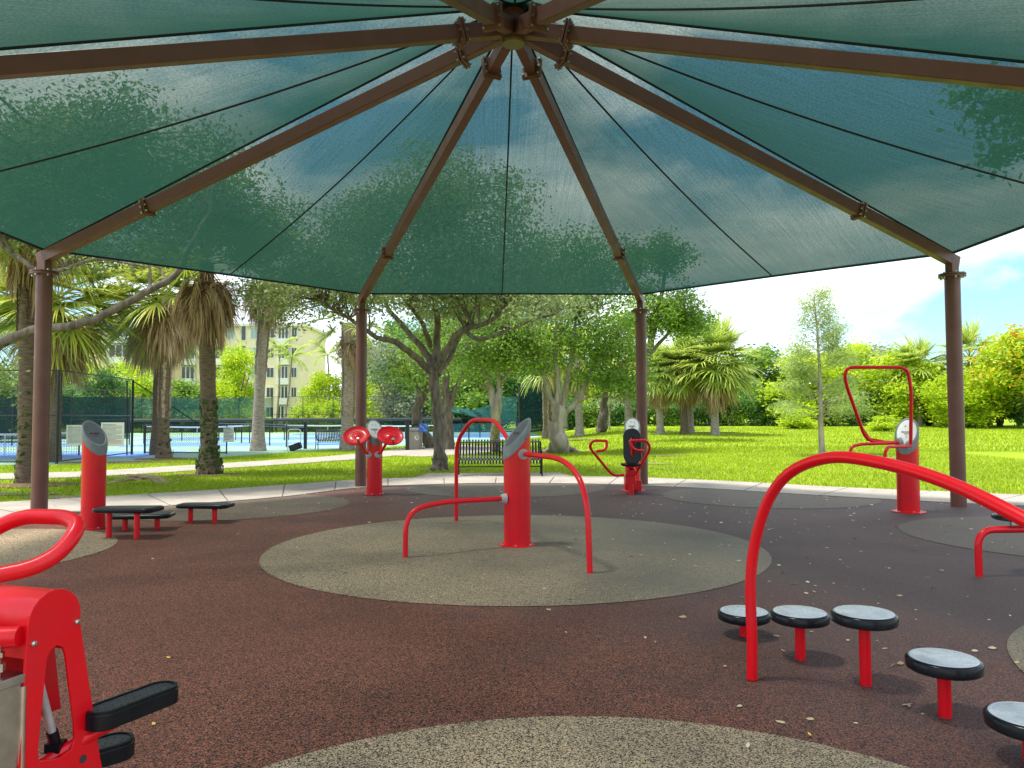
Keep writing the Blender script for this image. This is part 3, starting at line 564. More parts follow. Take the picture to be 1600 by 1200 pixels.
# C - wheels
Cc = gr(585, 774)
t = thing('wheel_station', Cc, 'red pillar with two round red wheels on angled arms, in front of a brown post', 'exercise station')
pillar(t, Cc, math.radians(-66), r=.150, zhi=1.49, slope=1.25, pale=True, flange=.185)
for s_ in (-1, 1):
    wc = Vector((Cc.x+.015+s_*.325, Cc.y-.22, 1.155)); nr = Vector((s_*.10+.12, -.66, .74)).normalized(); q = nr.to_track_quat('Z', 'Y').to_matrix()
    arm = bar_part(t, [Cc+Vector((s_*.09, -.12, .80)), Cc+Vector((s_*.16, -.16, .85)), wc-nr*.03], 'arm', .028)
    socket(arm, Cc+Vector((s_*.10, -.125, .80)), (s_*.6, -.7, .4), r=.06, l=.03)
    m = MB(); m.lathe([(.03, -.05), (.10, -.035), (.235, -.025), (.252, -.012), (.255, .006), (.246, .016), (.238, .010), (.225, -.002), (.15, -.010), (.06, -.004), (.04, .010), (.001, .012)], 44, wc, q); w = m.build('wheel', M['red'], t, ang=50)
    m = MB()
    for ra, a0, a1 in ((.19, .4, 1.5), (.19, 2.2, 3.2), (.19, 4.0, 5.2), (.13, 1.2, 2.6), (.13, 3.6, 4.4), (.08, .2, 2.0), (.08, 3.0, 5.0)):
        m.tube([wc+q @ Vector((ra*math.cos(a0+(a1-a0)*i/8), ra*math.sin(a0+(a1-a0)*i/8), -.004-(.19-ra)*.05)) for i in range(9)], .006, 6)
    m.build('raised_track', M['red'], w)
    kp = wc+(Vector((1, 0, 0))-nr*nr.x).normalized()*.06+nr.cross((Vector((1, 0, 0))-nr*nr.x).normalized())*(-.15)
    m = MB(); m.tube([kp, kp+nr*.04, kp+nr*.075], [.022, .020, .028], 16); m.tube([kp+nr*.075, kp+nr*.085], [.028, .02], 16); m.build('knob', M['steel'], w)
# D - seated press
D = gr(989, 768)
t = thing('seated_press', D, 'red seated press machine with black oval backrest and two bent handles', 'exercise station')
pillar(t, D, math.radians(-100), r=.150, zhi=1.51, slope=1.15, pale=True, flange=.24)
o = Vector((D.x-.04, D.y-.58, 0))
def capsule(w, h, n=12):
    r = w/2; return [(r*math.cos(PI*i/n), h/2-r+r*math.sin(PI*i/n)) for i in range(n+1)]+[(-r*math.cos(PI*i/n), -h/2+r-r*math.sin(PI*i/n)) for i in range(n+1)]
ca, sa = math.cos(-.30), math.sin(-.30)
def bk(off): return lambda x, z, y: (o.x-.05+x*ca-(y+off)*sa, o.y+.02+x*sa+(y+off)*ca+z*.10, .925+z)
# backrest ring: outer capsule with a slot through which the red upright shows
Po, Pi_ = capsule(.35, .70), capsule(.085, .37); f = bk(0); m = MB(); n = len(Po)
V = [f(x, z, -.035) for x, z in Po]+[f(x, z, -.035) for x, z in Pi_]+[f(x, z, .03) for x, z in Po]+[f(x, z, .03) for x, z in Pi_]
Fq = []
for i in range(n):
    j = (i+1) % n; Fq += [(i, j, n+j, n+i), (2*n+i, 3*n+i, 3*n+j, 2*n+j), (i, 2*n+i, 2*n+j, j), (n+i, n+j, 3*n+j, 3*n+i)]
m.add(V, Fq); m.build('backrest', M['black'], t, bevel=.012)
m = MB(); m.bar((o.x-.02, o.y+.10, .45), (o.x-.02, o.y+.12, 1.15), .06, .05, up=(0, 1, 0)); m.build('upright', M['red'], t, bevel=.01)
m = MB(); f = lambda x, y, z: (o.x-.13+x, o.y-.22+y, z); m.prism(rr_poly(.36, .34, .12), .565, .615, f); m.build('seat', M['black'], t, bevel=.018)
m = MB(); m.bar((o.x-.13, o.y-.25, .555), (o.x+.02, o.y+.16, .40), .10, .05); m.box((o.x-.13, o.y-.22, .555), (.20, .20, .016)); m.build('seat_bracket', M['red'], t, bevel=.006)
m = MB(); m.box((o.x-.12, o.y-.05, .235), (.20, .22, .27)); m.box((o.x+.05, o.y+.25, .17), (.14, .50, .20)); m.box((o.x-.12, o.y-.10, .42), (.14, .12, .12)); m.build('frame', M['red'], t, bevel=.012)
m = MB(); m.cyl((o.x-.12, o.y-.22, .02), (o.x-.12, o.y-.22, .20), .05, 18); m.box((o.x-.12, o.y-.16, .15), (.08, .10, .12)); m.build('foot', M['red'], t, bevel=.004)
def P(px, py, Y): return at(px, py, Y)
hy = o.y-.12
bar_part(t, fillet([P(975, 742, hy), P(958, 744, hy-.05), P(920, 698, hy-.30), P(927, 688, hy-.34), P(948, 689, hy-.36), P(948, 703, hy-.40), P(932, 705, hy-.40)], [.15, .12, .07, .02, .10]), 'handle', .026)
bar_part(t, fillet([P(978, 742, hy), P(992, 742, hy-.05), P(1017, 700, hy-.30), P(1010, 688, hy-.34), P(984, 689, hy-.36), P(989, 703, hy-.40), P(1006, 705, hy-.40)], [.1, .12, .07, .02, .10]), 'handle', .026)
# E - right station with overhead loop and dip handles
E_ = gr(1420, 802)
t = thing('dip_station', E_, 'red pillar at the right with a tall bent overhead loop and dip handles', 'exercise station')
pillar(t, E_, math.radians(232), r=.160, zhi=1.49, slope=1.35, pale=True, flange=.24)
y0 = E_.y
loop = bar_part(t, fillet([P(1412, 692, y0-.02), P(1354, 690, y0-.05), P(1319, 592, y0-.22), P(1323, 574, y0-.25), P(1418, 574, y0-.32), P(1424, 612, y0-.30), P(1423, 694, y0-.22)], [.18, .20, .10, .14, .10]), 'overhead_loop', .026)
m = MB(); g0, g1, g2 = P(1346, 664, y0-.08), P(1354, 689, y0-.05), P(1392, 690, y0-.03)
th = Vector((0, .012, 0)); q = [g0, (g0+g2)/2+Vector((-.10, 0, -.07)), g2, g1]; m.add([p-th for p in q]+[p+th for p in q], [(0, 1, 2, 3), (7, 6, 5, 4), (0, 4, 5, 1), (1, 5, 6, 2), (2, 6, 7, 3), (3, 7, 4, 0)]); m.build('gusset', M['red'], loop, smooth=False)
socket(loop, P(1404, 691, y0-.02), (-1, -.1, 0), r=.062, l=.03); socket(loop, P(1423, 696, y0-.15), (0.05, -1, 0), r=.062, l=.03)
bar_part(t, fillet([P(1408, 692, y0-.02), P(1345, 694, y0-.15), P(1329, 698, y0-.2), P(1329, 716, y0-.2), P(1345, 722, y0-.2), P(1412, 724, y0-.02)], [.05, .12, .12, .12]), 'dip_handle', .024)
bar_part(t, fillet([P(1423, 697, y0-.20), P(1385, 698, y0-.62), P(1381, 722, y0-.62), P(1424, 728, y0-.25), P(1432, 742, y0-.1)], [.12, .14, .10]), 'dip_handle', .024)
# F - big arch with stepping discs
arch = [P(1175, 1061, 4.37)]+[P(1175, 1000, 4.37)]
sp = spline([P(1175, 1000, 4.37), P(1173, 905, 4.37), P(1182, 838, 4.34), P(1203, 777, 4.26), P(1238, 736, 4.12), P(1298, 715, 3.88), P(1376, 723, 3.60), P(1478, 753, 3.28), P(1590, 806, 2.95), P(1750, 895, 2.62), P(1960, 1010, 2.30)], 8)
F0 = Vector((2.42, 2.10, 0)); t = thing('arch_bar_station', F0, 'big red arched tube rising from the rubber over the row of stepping discs', 'exercise station')
bar_part(t, [arch[0]]+sp+[Vector((F0.x-.08, F0.y+.06, sp[-1].z-.03))], 'arch_bar', .030, n=18)
pillar(t, F0, math.radians(120))
discs = [(1163, 998, .185, 'smallest looking stepping disc, on a short post just behind the foot of the arch'), (1251, 1035, .305, 'stepping disc second from the arch foot, right of the hidden one'),
         (1353, 1076, .415, 'tallest stepping disc, in the middle of the row'), (1477, 1126, .305, 'stepping disc fourth in the row, nearest whole disc to the camera'), (1612, 1200, .22, 'stepping disc cut off by the right edge of the picture')]
for px, py, z, lab in discs:
    g = gr(px, py); t = thing('stepping_disc', (g.x, g.y, .02), lab, 'stepping disc', 'round stepping discs on red posts under the arch')
    m = MB(); m.cyl((g.x, g.y, .02), (g.x, g.y, z-.05), .031, 20); m.build('post', M['red'], t)
    m = MB(); m.lathe([(.09, z-.066), (.158, z-.060), (.170, z-.052), (.173, z-.012), (.168, z-.004), (.160, z), (.152, z+.001)], 44, (g.x, g.y, 0)); dsk = m.build('disc', M['black'], t, ang=50)
    m = MB(); m.lathe([(.155, z+.0005), (.152, z+.004), (.140, z+.004), (.137, z+.0025), (.134, z+.004), (.02, z+.0045)], 44, (g.x, g.y, 0)); m.build('disc_top', M['disc_top'], dsk, ang=60)
# G - low seat bar at the right edge
g = gr(1530, 904); G0 = Vector((6.35, g.y+.35, 0)); t = thing('seat_bar_station', G0, 'low bent red bar carrying a round black seat at the right edge of the picture', 'exercise station')
bar_part(t, fillet([(g.x, g.y, .02), (g.x, g.y, .445), (g.x+1.0, g.y+.05, .445), (G0.x-.1, G0.y, .50)], [.16, .1]), 'bar', .032)
pillar(t, G0, math.radians(200))
sc = Vector((g.x+.44, g.y+.10, 0)); m = MB(); m.lathe([(.10, .515), (.19, .52), (.215, .532), (.215, .555), (.205, .566), (.16, .572), (.02, .573)], 40, sc); st_ = m.build('seat', M['black'], t, ang=50)
m = MB(); m.lathe([(.185, .5725), (.18, .5755), (.02, .577)], 40, sc); m.build('seat_top', M['disc_top'], st_)
m = MB(); m.box((sc.x-.08, sc.y-.04, .495), (.03, .03, .06)); m.box((sc.x+.08, sc.y-.04, .495), (.03, .03, .06)); m.build('seat_bracket', M['steel'], t)
# H - stepper in the left foreground
H0 = Vector((-1.525, 2.60, 0)); ax = Vector((.34, .94, 0)).normalized(); lf = Vector((-.94, .34, 0)).normalized()
t = thing('stepper', H0, 'red stepper machine cut off by the left edge, with silver piston and black foot pedals', 'exercise machine')
def hp(s, z, d=0.0): return H0+ax*s+lf*d+Vector((0, 0, z))
outl = [(-.165, .03), (.235, .03), (.205, .20), (.180, .30), (.086, .80)]
outl += [(-.010+.098*math.cos(a)*1.0, .832+.098*math.sin(a)) for a in [math.radians(v) for v in (0, 18, 36, 54, 72, 90, 108, 126, 144, 162, 180)]]
outl += [(-.112, .76), (-.130, .30), (-.150, .15)]
hole = [(-.058, .385), (.02, .365), (.062, .375), (.074, .405), (.070, .46), (.032, .70), (.022, .728), (.0, .742), (-.022, .735), (-.036, .71), (-.042, .66), (-.062, .42)]
def plate(d0, d1, name, parent):
    bm = bmesh.new()
    o_ = [bm.verts.new(hp(s, z, d0)-H0) for s, z in outl]; h_ = [bm.verts.new(hp(s, z, d0)-H0) for s, z in hole]
    es = [bm.edges.new((o_[i], o_[(i+1) % len(o_)])) for i in range(len(o_))]+[bm.edges.new((h_[i], h_[(i+1) % len(h_)])) for i in range(len(h_))]
    bmesh.ops.triangle_fill(bm, edges=es, use_beauty=True)
    ex = bmesh.ops.extrude_face_region(bm, geom=bm.faces[:]); bmesh.ops.translate(bm, verts=[v for v in ex['geom'] if isinstance(v, bmesh.types.BMVert)], vec=lf*(d1-d0))
    bmesh.ops.recalc_face_normals(bm, faces=bm.faces[:])
    me = bpy.data.meshes.new(name); bm.to_mesh(me); bm.free(); me.materials.append(M['red']); o = link(name, me, parent)
    b = o.modifiers.new('bevel', 'BEVEL'); b.width = .002; b.segments = 2; b.limit_method = 'ANGLE'; b.angle_limit = math.radians(50); return o
pl = plate(0, .010, 'side_plate', t)
for s, z in ((-.088, .772), (.072, .802), (.135, .452)):
    m = MB(); q = hp(s, z, 0); m.tube([q, q-lf*.006, q-lf*.010], [.0105, .0095, .004], 16); m.build('bolt', M['steel'], pl)
m = MB(); q = hp(.108, .325, -.001); m.tube([q, q-lf*.001], .014, 20); m.build('hole', M['ink'], pl)
# curved cover running off to the left behind the plate, open underneath
cv = [(-.010+.094*math.cos(a), .832+.094*math.sin(a)) for a in [math.radians(v) for v in range(0, 181, 12)]]; cv = [(.084, .70)]+cv+[(-.104, .725)]
m = MB(); n = len(cv); V = []
for d in (.011, .62):
    V += [hp(s, z, d) for s, z in cv]+[hp(-.010+(s+.010)*.95, .832+(z-.832)*.95, d) for s, z in cv]
m.add(V, [(i, i+1, 2*n+i+1, 2*n+i) for i in range(n-1)]+[(n+i+1, n+i, 3*n+i, 3*n+i+1) for i in range(n-1)]+[(0, 2*n, 3*n, n), (n-1, 2*n-1, 4*n-1, 3*n-1)]+[(i, i+1, n+i+1, n+i) for i in range(n-1)])
m.build('cover', M['red'], t)
m = MB(); V = [hp(.135, .47, .14), hp(.09, .80, .14), hp(.09, .80, .15), hp(.135, .47, .15), hp(-.10, .47, .14), hp(-.10, .80, .14), hp(-.10, .80, .15), hp(-.10, .47, .15)]
m.add(V, [(0, 1, 5, 4), (3, 7, 6, 2), (0, 3, 2, 1), (4, 5, 6, 7), (0, 4, 7, 3), (1, 2, 6, 5)]); m.build('inner_plate', M['red'], t, smooth=False)
m = MB(); a_, b_ = hp(-.055, .735, .05), hp(.045, .405, .06); m.tube([a_, b_], .013, 14); rod = m.build('link_rod', M['socket'], t)
m = MB(); m.tube([b_+(a_-b_)*.10, b_-(a_-b_)*.05], .019, 14); m.box(b_-(a_-b_)*.07, (.05, .05, .03)); m.build('rod_end', M['black'], rod)
# silver piston with its clevis in front left
PC = hp(-.165, 0, .06); m = MB(); f = lambda x, y, z: PC+ax*x+lf*y+Vector((0, 0, z))
m.prism(rr_poly(.105, .105, .012), .30, .655, f); pz = m.build('piston', M['steel'], t, bevel=.002)
m = MB()
for x, y in ((-.045, -.045), (.045, -.045), (-.045, .045), (.045, .045)): m.cyl(f(x*1.12, y*1.12, .31), f(x*1.12, y*1.12, .645), .012, 12)
m.build('tie_rod', M['steel'], pz)
for z0_, z1_ in ((.655, .685), (.24, .30)): m = MB(); m.prism(rr_poly(.12, .12, .012), z0_, z1_, f); m.build('end_cap', M['steel'], pz, bevel=.003)
m = MB(); m.cyl(f(0, 0, .685), f(0, 0, .80), .014, 16); m.cyl(f(0, 0, .70), f(0, 0, .725), .024, 6); m.cyl(f(0, 0, .745), f(0, 0, .76), .022, 6); m.build('piston_rod', M['steel'], pz)
bar_part(t, fillet([hp(-.12, .80, .02), hp(-.16, .80, .10), hp(-.18, .79, .45)], [.05]), 'link_arm', .034)
m = MB(); m.box(hp(-.02, .10, .32), (.42, .5, .16), Matrix.Rotation(math.atan2(ax.y, ax.x)-PI/2, 3, 'Z')); m.build('base_box', M['red'], t, bevel=.01)
# pedals
def pedal(c0, c1, z, w, name='foot_pedal'):
    c0 = Vector(c0); c1 = Vector(c1); d = (c1-c0); l = d.length; d.normalize(); s_ = Vector((-d.y, d.x, 0)).normalized(); mid = (c0+c1)/2
    f = lambda x, y, zz: mid+d*x+s_*y+Vector((0, 0, z+zz)); r = w/2-.002
    m = MB(); m.prism(rr_poly(l, w, r, 0, 10), -.058, 0, f); p = m.build(name, M['black'], t, bevel=.005)
    # raised lip and a dotted tread
    Po = rr_poly(l-.006, w-.006, r-.003, 0, 10); Pn = rr_poly(l-.026, w-.026, r-.013, 0, 10); n = len(Po); m = MB()
    V = [f(x, y, .0) for x, y in Po]+[f(x, y, .008) for x, y in Po]+[f(x, y, .008) for x, y in Pn]+[f(x, y, .001) for x, y in Pn]
    m.add(V, [(k*n+i, k*n+(i+1) % n, (k+1)*n+(i+1) % n, (k+1)*n+i) for k in range(3) for i in range(n)]); m.build('pedal_rim', M['black'], p)
    m = MB(); m.prism(rr_poly(l-.03, w-.03, r-.015, 0, 10), .0005, .0025, f)
    for i in range(-5, 6):
        for j in (-1, 0, 1):
            x = i*.028+(.014 if j else 0); y = j*.028
            if abs(x) < l/2-.035: m.tube([f(x, y, .002), f(x, y, .0055)], [.004, .002], 6)
    m.build('tread_pad', M['tread'], p, ang=30)
    return p
pedal((-1.475, 2.70, 0), (-1.315, 3.02, 0), .475, .125)
pedal((-1.56, 2.78, 0), (-1.42, 2.92, 0), .315, .14)
bar_part(t, [(-1.60, 2.62, .33), (-1.50, 2.72, .385), (-1.41, 2.84, .42)], 'pedal_arm', .024)
bar_part(t, [(-1.72, 2.60, .22), (-1.60, 2.70, .245), (-1.50, 2.80, .26)], 'pedal_arm', .024)
hx = lambda px, py, Y: at(px, py, Y)
bar_part(t, fillet([hx(-260, 1010, 2.35), hx(-130, 940, 2.38), hx(-40, 905, 2.42), hx(75, 884, 2.5), hx(128, 822, 2.62), hx(103, 808, 2.66), hx(28, 806, 2.70), hx(-60, 856, 2.66), hx(-260, 960, 2.5)], [.1, .12, .14, .09, .035, .08, .12]), 'hand_loop', .0265, n=20)
bar_part(t, [hp(-.02, .85, .55), hx(-260, 985, 2.42)], 'mast', .045)
# ================================================================ BENCHES
bench = thing('park_bench', (0, 0, 0), 'black metal strap bench on the concrete behind the centre pillar', 'bench', 'black strap benches')
W = 2.12; prof = [(.30, .30), (.27, .40), (.20, .445), (.05, .425), (-.12, .42), (-.20, .46), (-.25, .60), (-.30, .80), (-.34, .875), (-.40, .89), (-.43, .86)]
pp = spline([(0, -y, z) for y, z in prof], 4)
m = MB(); n = len(pp); V = []
for i, p in enumerate(pp):
    tt = (pp[min(i+1, n-1)]-pp[max(i-1, 0)]).normalized(); nn = Vector((0, -tt.z, tt.y))
    for sx, sn in ((-.024, 0), (.024, 0), (.024, .007), (-.024, .007)): V.append(p+Vector((sx, 0, 0))+nn*sn)
m.add(V, [(i*4+j, i*4+(j+1) % 4, (i+1)*4+(j+1) % 4, (i+1)*4+j) for i in range(n-1) for j in range(4)]+[(3, 2, 1, 0), tuple((n-1)*4+j for j in range(4))])
strap = m.mesh('strap', M['strap'], ang=30)
for i in range(27): link('strap', strap, bench, (-W/2+.05+i*(W-.10)/26, 0, 0))
for i, xx in enumerate((-W/2, W/2, 0)):
    m = MB()
    if i < 2:
        m.tube(fillet([(xx, -.34, .0), (xx, -.26, .22), (xx, -.30, .40), (xx, -.32, .62), (xx, .12, .64), (xx, .24, .46)], [.10, .1, .1, .08]), .021, 10)
        m.tube(spline([(xx, .34, .0), (xx, .20, .22), (xx, .23, .45), (xx, .36, .84)], 6), .021, 10)
        m.tube([(xx, -.27, .41), (xx, .22, .42)], .018, 8)
        for yy in (-.34, .34): m.box((xx, yy, .008), (.05, .09, .016))
        m.build('end_frame', M['black'], bench)
    else:
        m.tube(spline([(xx, -.26, .39), (xx, .0, .40), (xx, .20, .42), (xx, .27, .62), (xx, .34, .84)], 5), .02, 8); m.tube([(xx, .22, .42), (xx, .12, .64), (xx, -.1, .63)], .016, 8); m.build('middle_frame', M['black'], bench)
for p0, p1, r in (((-W/2, .02, .215), (W/2, .02, .215), .012), ((-W/2, -.22, .405), (W/2, -.22, .405), .016), ((-W/2, .17, .40), (W/2, .17, .40), .016), ((-W/2, .33, .83), (W/2, .33, .83), .016)):
    m = MB(); m.tube([p0, p1], r, 8); m.build('rail', M['black'], bench)
g = gr(781, 743); b2_ = copy_tree(bench); bench.location = (g.x, 19.55, .027); bench.rotation_euler = (0, 0, .01)
b2_['label'] = 'small looking black strap bench by the court fence, left of the pale palm'; b2_.location = (-8.35, 37.0, 0.02); b2_.rotation_euler = (0, 0, .45)
# ================================================================ BIN, SIGNS, COURT GEAR
g = gr(647, 702); t = thing('litter_bin', (g.x, g.y, .02), 'round tan concrete litter bin with grey lid by the court entrance', 'litter bin')
m = MB(); m.lathe([(.36, .02), (.40, .04), (.40, .84), (.37, .86)], 32, (g.x, g.y, 0)); m.build('body', M['can'], t)
m = MB(); m.lathe([(.385, .862), (.42, .87), (.42, .95), (.36, 1.0), (.15, 1.02), (.13, .96), (.02, .95)], 32, (g.x, g.y, 0)); m.build('lid', M['can_lid'], t)
m = MB(); Vd = []
for i in range(20):
    a = 2*PI*i/20; th_ = -PI/2+.45+.30*math.cos(a); Vd.append((g.x+.404*math.cos(th_), g.y+.404*math.sin(th_), .56+.12*math.sin(a)))
m.add(Vd, [tuple(range(20))]); m.build('decal', M['white'], t, smooth=False)
def sign(name, label, cx, cy, zc, w, h, mat, cat='sign', legs=False, group=None, lines=0, seed=1, rz=0.0, red=0):
    t = thing(name, (cx, cy, 0), label, cat, group); R3 = Matrix.Rotation(rz, 3, 'Z'); C0 = Vector((cx, cy, zc))
    m = MB(); m.box(C0, (w, .02, h), R3); b = m.build('board', mat, t)
    if legs:
        m = MB(); m.box((cx, cy+.03, zc/2), (.04, .03, zc), R3); m.build('stake', M['fence'], t)
    r = random.Random(seed)
    if lines:
        m = MB(); mr = MB()
        for i in range(lines):
            z = h/2-.10*h-(h*.82)*i/lines; x = -w/2+w*.08; hh = h/lines*(.42 if i == 0 else .24); end = w/2-w*(.08 if i % 4 else .35)
            while x < end:
                ww = r.uniform(.03, .12)*w; ww = min(ww, end-x)
                q = C0+R3 @ Vector((x+ww/2, -.0125, z)); (mr if red and i >= lines-red else m).box(q, (ww, .003, hh), R3); x += ww+w*.015
        m.build('lettering', M['ink'], t, smooth=False)
        if red: mr.build('lettering', M['ink_red'], t, smooth=False)
    return t
sign('blue_sign', 'square blue sign with white figures above the litter bin', -4.15, 35.9, 1.02, .42, .42, M['blue'], legs=True, lines=0)
t = [o for o in COL.objects if o.get('label', '').startswith('square blue')][0]
m = MB()
for i in range(5):
    for j in range(5):
        if (i*7+j*3) % 4 < 2: m.box((-4.15-.14+i*.07, 35.887, 1.02-.14+j*.07), (.035, .004, .022))
m.build('symbol', M['white'], t, smooth=False)
g = gr(358, 722); sign('court_notice', 'white notice with dark top line on the low court rail, right of the mossy palm', -11.75, 31.8, .83, .42, .62, M['notice'], legs=False, lines=9, seed=4)
t = thing('floor_sign', (-11.9, 29.9, 0), 'green folding floor sign standing at the court edge beneath the white notice', 'sign')
m = MB(); m.bar((-11.9, 29.72, .02), (-11.9, 29.87, .42), .5, .02, up=(0, 1, .3)); m.build('panel', M['green'], t); m = MB(); m.bar((-11.9, 30.02, .02), (-11.9, 29.89, .42), .5, .02, up=(0, 1, .3)); m.build('panel', M['green'], t)
m = MB(); m.bar((-11.92, 29.795, .16), (-11.92, 29.845, .29), .28, .004, up=(0, 1, .3)); m.build('lettering', M['white'], t, smooth=False)
t = thing('white_hoop', (-9.9, 34.9, 0), 'white tubular hoop frame standing at the court edge beside the thick black post', 'frame')
m = MB(); m.tube(fillet([(-10.20, 34.9, .02), (-10.20, 34.9, .98), (-9.62, 34.9, .98), (-9.62, 34.9, .02)], .14), .022, 10); m.build('hoop', M['white'], t)
t = thing('equipment_box', (-9.75, 34.5, 0), 'black slanted box lying at the foot of the white hoop', 'box')
m = MB(); m.box((-9.75, 34.55, .20), (.50, .36, .28), Matrix.Rotation(-.35, 3, 'Y')); m.build('body', M['black'], t, bevel=.02); m = MB(); m.box((-9.75, 34.36, .20), (.40, .01, .18), Matrix.Rotation(-.35, 3, 'Y')); m.build('grille', M['fence'], t)
t = thing('drum', (-16.9, 27.0, 0), 'black round hose drum on the court at the left edge, behind the fence', 'drum')
m = MB(); q = Matrix.Rotation(PI/2, 3, 'Y') @ Matrix.Rotation(.5, 3, 'X'); q = Matrix.Rotation(.5, 3, 'Z') @ Matrix.Rotation(PI/2, 3, 'Y')
m.lathe([(.05, -.24), (.36, -.24), (.36, -.18), (.22, -.17), (.22, .17), (.36, .18), (.36, .24), (.05, .24)], 28, (-16.9, 27.0, .44), q); m.build('reel', M['black'], t)
m = MB(); m.box((-16.9, 27.0, .05), (.6, .6, .06)); m.build('stand', M['fence'], t)
# nets
net_i = [0]
def net(x0, y0, x1, y1, label, h=.92):
    t = thing('court_net', ((x0+x1)/2, (y0+y1)/2, 0), label, 'net', 'white topped nets on the courts')
    a, b = Vector((x0, y0, 0)), Vector((x1, y1, 0)); d = b-a; l = d.length
    for p in (a, b): m = MB(); m.cyl(p+Vector((0, 0, .02)), p+Vector((0, 0, h+.04)), .035, 10); m.build('net_post', M['fence'], t)
    m = MB(); K = 12; cr_ = [a+d*i/K+Vector((0, 0, h-.08*math.sin(PI*i/K))) for i in range(K+1)]
    for i in range(K): m.bar(cr_[i], cr_[i+1], .02, .085)
    m.build('net_tape', M['white'], t, smooth=False)
    m = MB(); step_ = .10; nn = int(l/step_)
    for i in range(nn+1):
        q = a+d*i/nn; m.bar(q+Vector((0, 0, .06)), q+Vector((0, 0, h-.06)), .008, .008, up=(1, 0, 0))
    for j in range(9): z = .08+j*.095; m.bar(a+Vector((0, 0, z)), b+Vector((0, 0, z-.0)), .008, .008)
    o_ = m.build('net_mesh', M['fence'], t, smooth=False); o_['kind'] = 'stuff'
    m = MB(); q = (a+b)/2; m.bar(q+Vector((0, 0, .02)), q+Vector((0, 0, h-.1)), .05, .015, up=(1, 0, 0)); m.build('centre_strap', M['white'], t, smooth=False)
net(-21.6, 45.0, -15.6, 45.6, 'net on the left court, seen between the two leftmost mossy and pale palms', 1.05)
net(-15.0, 50.5, -9.4, 51.0, 'net on the middle court, left of the pale palm', 1.05)
net(-9.6, 47.5, -4.4, 47.0, 'net on the court behind the two red wheels', 1.05)
net(-23.5, 31.0, -17.6, 31.2, 'net at the far left behind the black fence', .95)
# ================================================================ FENCES
def fence(name, label, pts, h, every=3.0, rails=(1.0,), link_z=None, pitch=.06, screen=None, smat='screen', r=.035, cat='fence', thick=None, wire=.0035):
    P_ = [Vector((x, y, rise(x, y))) for x, y in pts]
    t = thing(name, P_[0], label, cat)
    for i in range(len(P_)-1):
        a, b = P_[i], P_[i+1]; l = (b-a).length; k = max(1, round(l/every))
        for j in range(k+(1 if i == len(P_)-2 else 0)):
            q = a+(b-a)*j/k; m = MB(); m.cyl(q, q+Vector((0, 0, h)), r*(1.5 if j == 0 and i == 0 else 1), 10); m.build('post', M['fence'], t)
        for f_ in rails:
            m = MB(); z = Vector((0, 0, h*f_)); m.tube([a+z, b+z], (thick if thick and f_ == 1.0 else .022), 8); m.build('rail', M['fence'], t)
        if link_z:
            m = MB(); d = (b-a).normalized(); z0, z1 = link_z; hh = z1-z0; s_ = Vector((0, 0, 1)); nrm = d.cross(s_)*wire*.5; w = wire
            x = -hh
            while x < l:
                for sg in (1, -1):
                    # one straight run of wire at 45 degrees clipped to the panel
                    xa, xb = max(x, 0), min(x+hh, l)
                    if xb > xa:
                        if sg > 0: p0 = a+d*xa+s_*(z0+xa-x); p1 = a+d*xb+s_*(z0+xb-x)
                        else: p0 = a+d*xa+s_*(z1-(xa-x)); p1 = a+d*xb+s_*(z1-(xb-x))
                        e = (p1-p0).normalized(); o1 = e.cross(d.cross(s_)).normalized()*w*.5
                        m.add([p0-o1+nrm*sg, p0+o1+nrm*sg, p1+o1+nrm*sg, p1-o1+nrm*sg], [(0, 1, 2, 3)])
                x += pitch*1.414
            o_ = m.build('chain_link', M['link'], t, smooth=False); o_['kind'] = 'stuff'
        if screen:
            z0, z1 = screen; k2 = max(2, int(l/.5)); V = []; d = (b-a); off = Vector((-d.y, d.x, 0)).normalized()
            uvs = []
            for ii in range(k2+1):
                for jj in range(9):
                    u_, v_ = ii/k2, jj/8; zz = z0+(z1-z0)*v_; sag = -.05*math.sin(u_*l*2.1)**2*v_
                    V.append(a+d*u_+Vector((0, 0, zz+sag))+off*(.07+.05*math.sin(u_*l*1.7+jj*.8)*math.sin(v_*PI))-P_[0]); uvs.append((u_*l*.5, v_))
            me = bpy.data.meshes.new('windscreen'); me.from_pydata(V, [], [(ii*9+jj, (ii+1)*9+jj, (ii+1)*9+jj+1, ii*9+jj+1) for ii in range(k2) for jj in range(8)])
            uvl = me.uv_layers.new(name='UVMap')
            for lp in me.loops: uvl.data[lp.index].uv = uvs[lp.vertex_index]
            me.polygons.foreach_set('use_smooth', [True]*len(me.polygons)); me.materials.append(M[smat]); link('windscreen', me, t)
    return t
fn = fence('chain_link_fence', 'tall black chain-link fence with two white rule boards, left of the brown post', [(-24.5, 24.9), (-15.0, 25.3), (-15.75, 31.8)], 3.1, 4.9, (1.0, .52, .03), (.05, 3.05), .075, r=.05, wire=.006)
m = MB(); m.tube([(-15.75, 31.8, 3.05), (-12.4, 30.9, 1.12)], .022, 8); m.build('brace', M['fence'], fn)
m = MB(); m.tube([(-15.7, 31.3, 0), (-15.75, 31.3, 3.05)], .03, 8); m.build('gate_post', M['fence'], fn)
for (px0, px1, py0, py1, lab, ln, sd_, rd_) in ((103, 142, 664, 696, 'white rule board with faint print, left of the two, half hidden by the red pillar', 14, 2, 0), (157, 197, 660, 697, 'white rule board with a heading and red last lines, right of the red pillar', 16, 3, 3)):
    Yb = 26.4; a = at(px0, py1, Yb); b = at(px1, py0, Yb); sign('rule_board', lab, (a.x+b.x)/2, Yb-.05, (a.z+b.z)/2, b.x-a.x, b.z-a.z, M['notice'], group=None, lines=ln, seed=sd_, rz=-.15, red=rd_)
